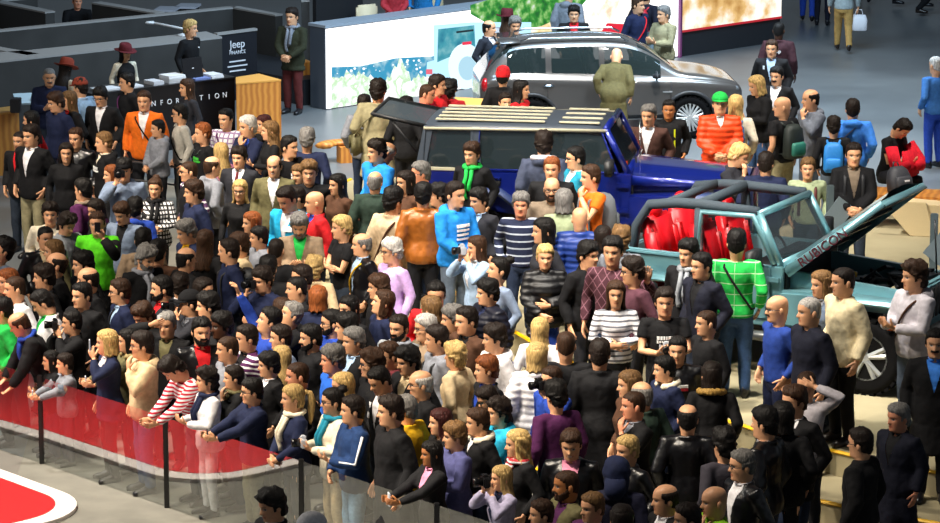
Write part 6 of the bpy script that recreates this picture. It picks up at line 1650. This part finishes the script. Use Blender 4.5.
extra(77, -6, 0, 20, 10, ('b', 'd'), ('J', 'black', None), 'pp', 't', dict(sk='r'), 'man in black sitting behind the grey partition walls at the top left', dz=-.42)
# the red sweater over the seated man's arms
sw_ = [o for o in bpy.data.objects if o.get('label', '').startswith('man sitting on the oak')][0]
m = MB(); m.tube([(.20, -.10, 1.36), (.24, -.28, 1.18), (.10, -.42, 1.16), (.0, -.44, 1.22)], [.085, .095, .075, .06], 12); m.tube([(-.20, -.10, 1.36), (-.26, -.26, 1.14), (-.10, -.34, 1.16)], [.085, .09, .07], 12); m.tube([(.02, -.24, 1.34), (.02, -.32, 1.14), (.04, -.34, .96)], [(.16, .05), (.19, .07), (.17, .06)], 14)
V = np.vstack(m.V)
for i in range(len(V)): V[i] += np.array(noise.noise_vector(Vector(V[i] * 9))) * .018
q = link('red_sweater', mesh_from('red_sweater', bendV(V, R(12)), m.F, True, (M_CLOTH,)), sw_, col('d0142a'))

# ------------------------------------------------------------------ things held and carried
for kind, p, bz_, c, short, face in STATE['held']:
    r = empty(kind, p, R(face)); r['group'] = 'cameras and phones held by visitors'
    cs = c if isinstance(c, str) else '121215'
    if kind == 'camera':
        body = P('camera_' + cs, cs, .4); m = MB(); m.box((0, 0, 0), (.145, .06, .095)); m.box((0, .0, .058), (.06, .055, .03)); m.build('camera_body', body, r, False, .010)
        m = MB(); m.lathe([(.040, -.02), (.040, -.08), (.044, -.085), (.044, -.115), (.034, -.118)], 20, 1); ln = m.build('lens', P('lens_black', '0c0c0e', .25), r, True)
        m = MB(); m.lathe([(.033, -.112), (.0, -.106)], 18, 1); m.build('front_glass', P('lens_glass', '1a2030', .05), ln, True)
        m = MB(); m.box((-.052, -.015, .052), (.03, .03, .014)); m.build('dial', P('lens_black', '0c0c0e', .25), r, False, .004)
        cn = 'silver camera' if cs == 'b8bcc4' else 'black camera'
        tag(r, (cn + ' held by the ' + short)[:110], 'camera')
    else:
        m = MB(); m.box((0, 0, 0), (.072, .012, .135)); m.build('case', P('phone_' + cs, cs, .35), r, False, .005); m = MB(); m.box((0, .0065, .0), (.064, .002, .118)); m.build('display', emit('phone_display', '9db8d8', .6), r)
        tag(r, ('phone held by the ' + short)[:110], 'phone')
BC = dict(black='17181c', black2='1b1c20', blue='1f5f9e', azure='1f7fd0', grey='6a6e74', greenblack='16201e', burgundy='54201f', red='b01828')
for kind, Mw, b_, c, short, s, build, t in STATE['bags']:
    rz = R(b_)
    if kind == 'backpack':
        yb = chest_y(build, 0, 1.2, t, True); loc = Mw @ Vector((0, yb + .085, .95)); r = empty('backpack', loc, rz); r.scale = (s, s, s); mt = P('pack_' + c, BC.get(c, c), .6, bump=.4, scale=25)
        m = MB(); m.add(*loft_rings([(.0, .13, .085, .0), (.04, .155, .10, .0), (.25, .155, .095, .0), (.40, .14, .08, -.01), (.46, .09, .05, -.02)], 24, e=3.2)); m.build('pack_body', mt, r, True)
        m = MB(); m.add(*loft_rings([(.05, .11, .04, .10), (.07, .12, .05, .10), (.20, .12, .045, .10), (.23, .10, .03, .09)], 20, e=3.2)); m.build('front_pocket', P('pocket_' + c, '1f6a5c' if c == 'greenblack' else BC.get(c, c), .6, bump=.3), r, True)
        for sx in (-1, 1):
            m = MB(); pts = []
            for z in np.linspace(1.36, .99, 9): pts.append((sx * (.11 + .02 * (1.36 - z)), chest_y(build, .11, z, t * (1 if z < 1.38 else .8) + .012) - yb - .085, z - .95))
            m.tube([(sx * .09, -.07, .44), (sx * .10, -(yb + .085) + .02, 1.445 + t * .8 - .95)] + pts + [(sx * .13, -.06, .06)], [(.022, .009)] * 12, 6); m.build('shoulder_strap', mt, r, True)
        tag(r, ('rucksack on the back of the ' + short)[:110], 'backpack', 'rucksacks')
    elif kind == 'shoulder_bag':
        loc = Mw @ Vector((.26, .06, .82)); r = empty('shoulder_bag', loc, rz); r.scale = (s, s, s); mt = P('bag_' + c, CN.get(c, '2a2f44'), .7, bump=.4)
        m = MB(); m.box((0, 0, .12), (.12, .36, .28)); m.build('bag_body', mt, r, True, .035); m = MB(); m.box((.065, 0, .17), (.02, .34, .18)); m.build('flap', mt, r, True, .01)
        m = MB(); m.tube([(0, -.15, .24), (-.12, -.13, .42), (-.34, -.04, .63)], [(.02, .008)] * 3, 6); m.tube([(0, .15, .24), (-.12, .14, .42), (-.36, .06, .63)], [(.02, .008)] * 3, 6); m.build('strap', mt, r, True)
        tag(r, ('shoulder bag worn by the ' + short)[:110], 'bag')
    else:
        loc = Mw @ Vector((-.30, -.05, .42)); r = empty('carrier_bag', loc, rz); r.scale = (s, s, s); mt = P('carrier_' + c, CN.get(c, 'd8d8d8'), .6, bump=.3)
        m = MB(); m.add(*loft_rings([(0, .14, .06, 0), (.02, .17, .08, 0), (.22, .17, .07, 0), (.32, .13, .03, 0)], 20, e=3)); m.build('bag_body', mt, r, True); m = MB(); m.tube([(-.08, 0, .31), (-.05, 0, .42), (.05, 0, .42), (.08, 0, .31)], .008, 6); m.build('handle', mt, r, True)
        tag(r, ('bag carried by the ' + short)[:110], 'bag')

# ------------------------------------------------------------------ light: hall lamps above, the video walls, a weak ambient
W = bpy.data.worlds.new('hall'); SC.world = W; W.use_nodes = True; wt = W.node_tree; bg = wt.nodes['Background']
tcw = wt.nodes.new('ShaderNodeTexCoord'); sxw = wt.nodes.new('ShaderNodeSeparateXYZ'); wt.links.new(tcw.outputs['Generated'], sxw.inputs[0]); rw_ = wt.nodes.new('ShaderNodeValToRGB')
el = rw_.color_ramp.elements; el[0].position = .0; el[0].color = (.02, .022, .03, 1); el[1].position = 1.; el[1].color = (.012, .013, .018, 1)
for ps, c in ((.08, (.30, .36, .42, 1)), (.26, (.55, .62, .66, 1)), (.36, (.06, .07, .09, 1))): e = el.new(ps); e.color = c
wt.links.new(sxw.outputs[2], rw_.inputs[0]); wt.links.new(rw_.outputs[0], bg.inputs[0]); bg.inputs[1].default_value = .42   # low bright band added for glints, stands in for a lit hall
def area(name, loc, tgt, size, power, c=(1, .93, .82)):
    l = bpy.data.lights.new(name, 'AREA'); l.shape = 'RECTANGLE'; l.size, l.size_y = size; l.energy = power; l.color = c; o = bpy.data.objects.new(name, l); COL.objects.link(o); o.location = loc
    o.rotation_euler = (Vector(tgt) - Vector(loc)).to_track_quat('-Z', 'Y').to_euler(); return o
def spot(name, loc, tgt, power, ang, blend=.5, c=(1, .94, .84), r=.25):
    l = bpy.data.lights.new(name, 'SPOT'); l.energy = power; l.spot_size = R(ang); l.spot_blend = blend; l.color = c; l.shadow_soft_size = r; o = bpy.data.objects.new(name, l); COL.objects.link(o); o.location = loc
    o.rotation_euler = (Vector(tgt) - Vector(loc)).to_track_quat('-Z', 'Y').to_euler(); return o
def hall(px, off, pw, ang, blend=.7, c=(1, .94, .84), h=13, r=.3):
    t_ = at(*px, 1.); return spot('hall_spotlight', (t_[0] + off[0], t_[1] + off[1], h), tuple(t_), pw, ang, blend, c, r)
# platform
hall((650, 330), (-3, -5), 9000, 50); hall((830, 320), (-1, -4), 7000, 50); hall((510, 230), (-3, -4), 9000, 50); hall((770, 160), (2, -5), 7000, 52)
# crowd: lamps on the truss above the display floor shine up the aisle into the faces
WM = (1, .87, .70)
hall((380, 220), (-7, -5), 7800, 46, .7, WM); hall((430, 420), (-6, -4), 6500, 46, .7, WM); hall((230, 410), (-6, -4), 7000, 46, .7, WM); hall((100, 310), (-6, -5), 3600, 46, .7, WM); hall((240, 180), (-6, -6), 7800, 46, .7, WM); hall((850, 470), (-5, -3), 2200, 42)
hall((80, 180), (-4, -7), 3000, 40)
hall((285, 520), (-4, -3), 6500, 17, .8); hall((540, 500), (-5, -4), 5200, 30, .8, WM)
area('truss_light', (-13, -6, 9), tuple(at(400, 350, 1)), (8, 2), 700)
t_ = at(30, 500); spot('display_spotlight', (t_[0] - 2, t_[1] + 2, 9), tuple(t_), 3000, 50, .6)
# back of the hall
hall((600, 110), (1, -4), 9500, 52, .6, (1, .98, .94)); hall((830, 60), (0, -2), 7500, 64, .9, (.85, .95, 1)); hall((150, 60), (1, -6), 1900, 46, .9); hall((310, 110), (1, -6), 5000, 40, .8)
area('blue_fill_lamp', (2.5, 14, 9), (2, 22, 0), (10, 4), 2200, (.55, .78, 1))  # added overhead lamp that tints the floor near the video wall blue
vs = SC.view_settings; vs.view_transform = 'Standard'; vs.look = 'None'; vs.gamma = 1; vs.use_curve_mapping = False; vs.exposure = 0.0
SC.cycles.max_bounces = 6; SC.cycles.transparent_max_bounces = 12; SC.cycles.use_denoising = True
if 0:
    for d in PEOPLE_L:
        if d['x'] in (834, 853, 854, 808): print('DBG', d['x'], d['L'], d['pos'], d['h'])
